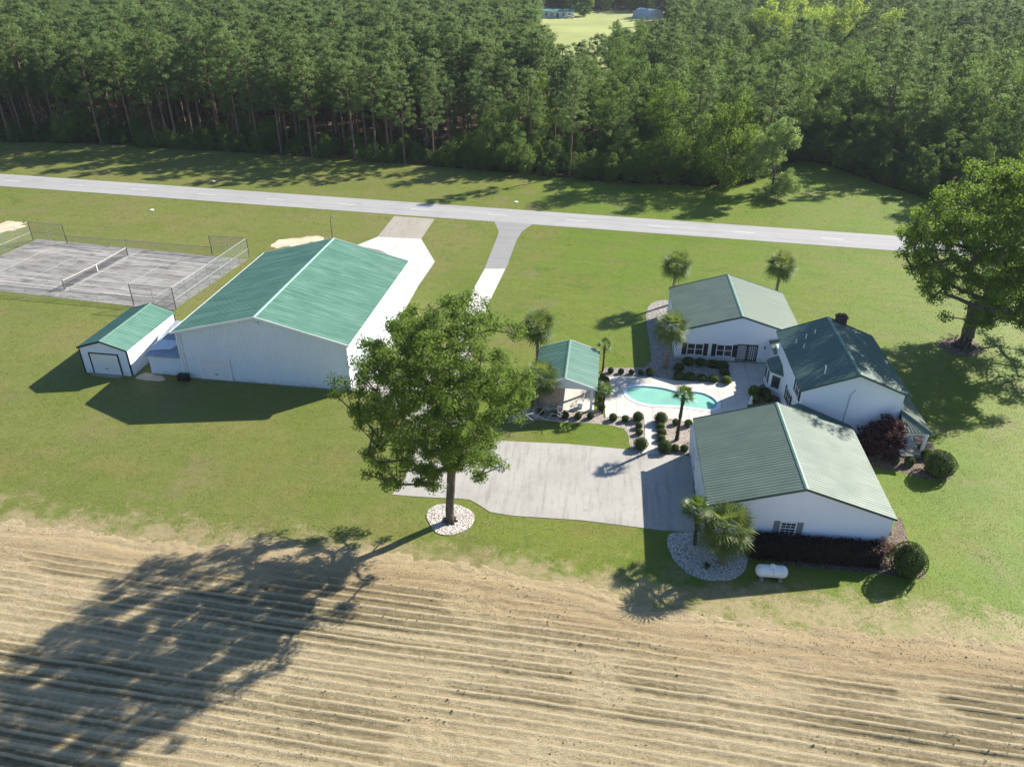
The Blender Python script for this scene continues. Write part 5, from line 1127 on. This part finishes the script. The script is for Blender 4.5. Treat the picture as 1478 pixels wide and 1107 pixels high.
def scatter(name, label, V, var_, sc__, rot_, protos, cat='trees', kind='stuff'):
    me = bpy.data.meshes.new(name); me.vertices.add(len(V)); me.vertices.foreach_set('co', V.astype(np.float32).ravel())
    for nm, tp, ar in (('variant', 'INT', var_.astype(np.int32)), ('size', 'FLOAT', sc__.astype(np.float32)), ('turn', 'FLOAT', rot_.astype(np.float32))):
        at = me.attributes.new(nm, tp, 'POINT'); at.data.foreach_set('value', ar)
    o = link(bpy.data.objects.new(name, me)); tag(o, label, cat, None, kind)
    ng = bpy.data.node_groups.new(name, 'GeometryNodeTree'); ng.interface.new_socket('Geometry', in_out='INPUT', socket_type='NodeSocketGeometry'); ng.interface.new_socket('Geometry', in_out='OUTPUT', socket_type='NodeSocketGeometry')
    N_ = ng.nodes; L_ = ng.links; gi = N_.new('NodeGroupInput'); go = N_.new('NodeGroupOutput'); jn = N_.new('GeometryNodeJoinGeometry')
    def attr(nm, tp):
        a_ = N_.new('GeometryNodeInputNamedAttribute'); a_.data_type = tp; a_.inputs['Name'].default_value = nm; return a_.outputs['Attribute']
    va, sa, ra = attr('variant', 'INT'), attr('size', 'FLOAT'), attr('turn', 'FLOAT')
    cx_ = N_.new('ShaderNodeCombineXYZ'); L_.new(ra, cx_.inputs[2])
    for k_, obs in protos.items():
        j2 = N_.new('GeometryNodeJoinGeometry')
        for ob in obs:
            oi = N_.new('GeometryNodeObjectInfo'); oi.transform_space = 'ORIGINAL'; oi.inputs['Object'].default_value = ob; L_.new(oi.outputs['Geometry'], j2.inputs[0])
        cp_ = N_.new('FunctionNodeCompare'); cp_.data_type = 'INT'; cp_.operation = 'EQUAL'; L_.new(va, cp_.inputs[2]); cp_.inputs[3].default_value = k_
        it = N_.new('GeometryNodeInstanceOnPoints'); L_.new(gi.outputs[0], it.inputs['Points']); L_.new(cp_.outputs[0], it.inputs['Selection']); L_.new(j2.outputs[0], it.inputs['Instance']); L_.new(cx_.outputs[0], it.inputs['Rotation']); L_.new(sa, it.inputs['Scale']); L_.new(it.outputs[0], jn.inputs[0])
    L_.new(jn.outputs[0], go.inputs[0]); md_ = o.modifiers.new('scatter', 'NODES'); md_.node_group = ng; return o
rest = ~solo
vv = np.where(isb, var+10, var); protos = {k: v for k, v in protoP.items()}; protos.update({k+10: v for k, v in protoB.items()})
z0 = np.zeros((nP, 1)); P3 = np.concatenate([P, z0], 1)
scatter('pine_wood', 'dense wood of pines and broadleaf trees stretching away behind the front ranks', P3[rest], vv[rest], sc_[rest], rot[rest], protos)
# undergrowth along and inside the edge
nU = 1500; xs = g.uniform(-118, 125, nU); du = np.abs(g.normal(0, 10, nU))-.8; U = np.stack([xs, front(xs)+du, 0*xs], -1)
ku = ~inpoly(U[:, 0], U[:, 1], clearing); U = U[ku]; nU = len(U)
scatter('undergrowth', 'low leafy undergrowth below the trees at the edge of the wood', U, g.integers(10, 15, nU), g.uniform(.07, .24, nU)*np.where(U[:, 0] > -12, 1.5, 1.), g.uniform(0, 6.3, nU), {k: v for k, v in protos.items() if k >= 10}, 'undergrowth')

# single trees that stand out
def solo_tree(name, label, px, py, H_, low, m, seed, wide=1., n=60, ln=.5, group=None, z=0):
    b = G(px, py, z); tm, cm = broad_variant(seed, H_, low, m, wide, n, ln); return place_tree(name, label, group, tm, cm, b[0], b[1], 1, 0)
solo_tree('pale_tree', 'loose pale green tree at the corner of the wood by the shady bay of lawn', 1112, 283, 12.5, .08, 'leaf_pale', 401, 1.25, 110, .5)
solo_tree('broadleaf_tree', 'fresh green broadleaf tree left of the pale green tree at the corner of the wood', 1040, 272, 15.5, .15, 'leaf_oak', 402, 1.2, 80, .5)
solo_tree('broadleaf_tree', 'fresh green rounded tree among dark pines in the middle of the wood front', 955, 262, 17, .25, 'leaf_oak', 403, .9, 60, .5)
for i, (px, py, h, m_, lb) in enumerate([(1022, 112, 15, 'leaf_oak', 'light green round crown standing above the dark wood right of the meadow'), (1062, 172, 13, 'leaf_oak', 'fresh green broadleaf crown just left of and above the pale green tree'), (770, 140, 13, 'leaf_oak', 'bright green broadleaf crown in the wood front straight below the meadow gap'), (1215, 110, 15, 'leaf_broad', 'large dark round-crowned broadleaf tree in the right half of the wood')]):
    b = G(px, py, h*.7); tm, cm = broad_variant(440+i, h*1.1, .1, m_, 1.25, 90, .5); place_tree('broadleaf_tree', lb, None, tm, cm, b[0], b[1], 1, 0)
for i, (px, py, h, lb) in enumerate([(1112, 22, 15, 'leftmost of the lime green trees far behind the wood'), (1150, 20, 16, 'lime green tree far behind the wood, next right of the leftmost one'), (1195, 18, 17, 'tallest lime green tree far behind the wood'), (1232, 22, 16, 'lime green tree far behind the wood, right of the tallest one'), (1285, 28, 14, 'rightmost small lime green tree far behind the wood')]):
    b = G(px, py, 17 if px == 1195 else 15 if px == 1285 else 16); d_ = b[:2]; tm, cm = broad_variant(410+i, h*1.36, .2, 'leaf_lime', 1.2, 80, .7); place_tree('lime_tree', lb, 'lime green trees far behind the wood', tm, cm, d_[0], d_[1], 1, 0)
b = G(842, 24); tm, cm = broad_variant(420, 15, .12, 'leaf_broad', 1.2, 60, .8); place_tree('meadow_tree', 'dark round tree at the far end of the meadow between the two distant buildings', None, tm, cm, b[0], b[1], 1.25, 0)

# ------------------------------------------------------------------ far buildings and small things
b = G(804, 25.5); fh = thing('distant_house', 'long pale single-storey house at the far end of the meadow', 'house', tuple(b), R(2))
c = MB(); c.box(-8.5, 8.5, -2.5, 2.5, 0, 2.9); c.build('wall', M['siding'], fh); c = MB(); c.prism([(-2.9, 2.85), (2.9, 2.85), (0, 4.0)], lambda p, q: (-8.9, p, q), lambda p, q: (8.9, p, q)); c.build('roof', M['roof_shed'], fh, fix=True)
for s in (-6, -3, 3.2, 6.2): c = MB(); c.box(s-.6, s+.6, -2.56, -2.505, 1.0, 2.1); c.build('window', M['glass'], fh)
c = MB(); c.box(-.5, .5, -2.56, -2.505, 0, 2.1); c.build('door', M['dark'], fh)
b = G(935, 26.5); qh = thing('quonset_barn', 'round-roofed grey metal barn in the distance right of the meadow', 'barn', tuple(b), R(35)); qh.scale = (.72, .72, .72)
arc = [(7*math.cos(t_), 6.2*math.sin(t_)) for t_ in np.linspace(0, math.pi, 17)]
c = MB(); c.strip([(p, -9, q) for p, q in arc], [(p, 9, q) for p, q in arc]); [c.strip([(p*1.006, y_, q*1.006) for p, q in arc], [(p*1.006, y_+.12, q*1.006) for p, q in arc]) for y_ in np.arange(-8.8, 8.8, .6)]; c.build('roof', M['grey_roof'], qh, True)
for yy in (-8.95, 8.95): c = MB(); c.quad(*[(p, yy, q) for p, q in arc]); c.build('end_wall', M['siding'], qh)
c = MB(); c = MB(); c.box(-2.2, 2.2, -9.05, -8.96, 0, 4); c.build('door', M['door_white'], qh)
b = G(822, 27.2); cr = thing('parked_car', 'tiny pale car parked beside the distant house', 'car', tuple(b), R(5)); c = MB()
c.prism([(-2.2, .35), (2.2, .35), (2.25, .85), (1.2, .98), (.6, 1.45), (-1.3, 1.45), (-2.1, .95)], lambda p, q: (p, -.85, q), lambda p, q: (p, .85, q)); c.build('body', M['white'], cr, fix=True)
c = MB(); c.prism([(1.05, 1.0), (.6, 1.38), (-1.2, 1.38), (-1.8, 1.0)], lambda p, q: (p, -.87, q), lambda p, q: (p, .87, q)); c.build('windows', M['glass'], cr, fix=True)
for s in (-1.4, 1.4):
    for e_ in (-.8, .8): c = MB(); c.tube([(s, e_-.1, .33), (s, e_+.1, .33)], .33, 12); c.build('wheel', M['black'], cr)

q = G(1111.5, 834); tk = thing('propane_tank', 'white propane tank lying on the shaded grass before the maroon hedge', 'tank', (q[0], q[1], 0), R(-5)); c = MB(); Ln, rr_ = 1.05, .42
prof = [(-Ln+rr_*.75*(1-math.cos(t_)), rr_*math.sin(t_)) for t_ in np.linspace(.05, math.pi/2, 7)]; prof += [(-p, r_) for p, r_ in prof[::-1]]
c.tube([(p, 0, .62) for p, r_ in prof], [r_ for p, r_ in prof], 20); c.build('body', M['tank'], tk, True)
c = MB(); c.tube([(0, 0, 1.0), (0, 0, 1.14), (0, 0, 1.2)], [.17, .17, .08], 14); dm = c.build('valve_dome', M['tank'], tk, True)
c = MB(); c.tube([(-.015, 0, .62), (.015, 0, .62)], rr_+.012, 20); c.build('weld_band', M['galv'], tk)
for s in (-.6, .6): c = MB(); c.box(s-.05, s+.05, -.3, .3, .03, .28); c.box(s-.12, s+.12, -.36, .36, 0, .06); c.build('foot', M['galv'], tk)
q = G(481, 354); lp = thing('yard_lamp', 'slim dark pole lamp on the grass behind the barn ridge', 'lamp', (q[0], q[1], 0)); c = MB(); c.tube([(0, 0, 0), (0, 0, 3.9)], [.06, .045], 8); c.build('pole', M['post_dark'], lp)
c = MB(); c.tube([(0, 0, 3.85), (.12, -.05, 4.02), (.42, -.1, 4.05), (.62, -.12, 3.98)], [.05, .06, .13, .10], 8); c.build('lamp_head', M['leaf_bright'] if False else M['galv'], lp)
q = G(1083, 583); st = thing('statue', 'small white statue at the edge of the bed below the bay window', 'statue', (q[0], q[1], .05)); c = MB(); c.tube([(0, 0, 0), (0, 0, .14)], [.2, .17], 12); c.build('plinth', M['white'], st)
c = MB(); c.tube([(0, 0, .14), (0, 0, .3), (.01, 0, .5), (.0, 0, .62), (0, 0, .66), (0, 0, .72), (0, 0, .80), (0, 0, .84)], [.13, .12, .14, .12, .05, .08, .08, .03], 12); c.build('figure', M['white'], st, True)
q = G(718, 675); c = MB(); c.box(-.55, .55, -.4, .4, 0, .02); c.box(-.5, .5, -.03, .03, .02, .026); ob = c.build('drain_cover', M['old_concrete'] if False else M['galv']); ob.location = (q[0], q[1], .032); ob.rotation_euler.z = R(-7); tag(ob, 'flat square metal cover set in the concrete right of the big tree', 'cover')
for px, py, lb in ((219, 303.5, 'pale low concrete lid in the grass between road and tennis court'), (745, 292, 'small white marker lid in the grass verge on the far side of the road'), (308, 262, 'pale marker lid on the far verge left of the road middle')):
    q = G(px, py); c = MB(); c.tube([(0, 0, -.05), (0, 0, .08), (0, 0, .11)], [.34, .32, .25], 12); ob = c.build('valve_lid', M['white']); ob.location = (q[0], q[1], 0); tag(ob, lb, 'lid')
# things under the cabana
q = local2world(CAB, 1.75, -1.6); bk = thing('bicycle', 'dark bicycle leaning inside the right post of the cabana', 'bicycle', (q[0], q[1], .055), R(75)); 
for s in (-.5, .5):
    c = MB(); rg = [(s+.31*math.cos(t_), 0, .33+.31*math.sin(t_)) for t_ in np.linspace(0, 2*math.pi, 21)]; c.tube(rg, .022, 5, False)
    for k in range(8): t_ = k*math.pi/4; c.tube([(s, 0, .33), (s+.3*math.cos(t_), 0, .33+.3*math.sin(t_))], .005, 3, False)
    c.build('wheel', M['black'], bk)
c = MB()
for p_, q_ in (((-.5, 0, .33), (-.15, 0, .33)), ((-.15, 0, .33), (-.25, 0, .82)), ((-.25, 0, .78), (.32, 0, .8)), ((-.15, 0, .33), (.34, 0, .72)), ((.5, 0, .33), (.3, 0, .95)), ((-.5, 0, .33), (-.24, 0, .74))): c.tube([p_, q_], .02, 6)
c.build('frame', M['white'], bk); c = MB(); c.tube([(.3, -.26, .97), (.3, .26, .97)], .018, 6); c.build('handlebar', M['black'], bk); c = MB(); c.box(-.38, -.12, -.07, .07, .83, .88); c.build('saddle', M['black'], bk)
q = local2world(CAB, 1.45, -2.9); c = MB(); c.box(-.22, .22, -.18, .18, 0, .5); c.box(-.25, .25, -.21, .21, .5, .55); c.box(-.14, .14, -.195, -.181, .1, .4); ob = c.build('storage_box', M['door_white']); ob.location = (q[0], q[1], .055); ob.rotation_euler.z = bframe(CAB)[1]; tag(ob, 'small white lidded box on the cabana floor beside the right front post', 'box')
bpy.context.view_layer.update()
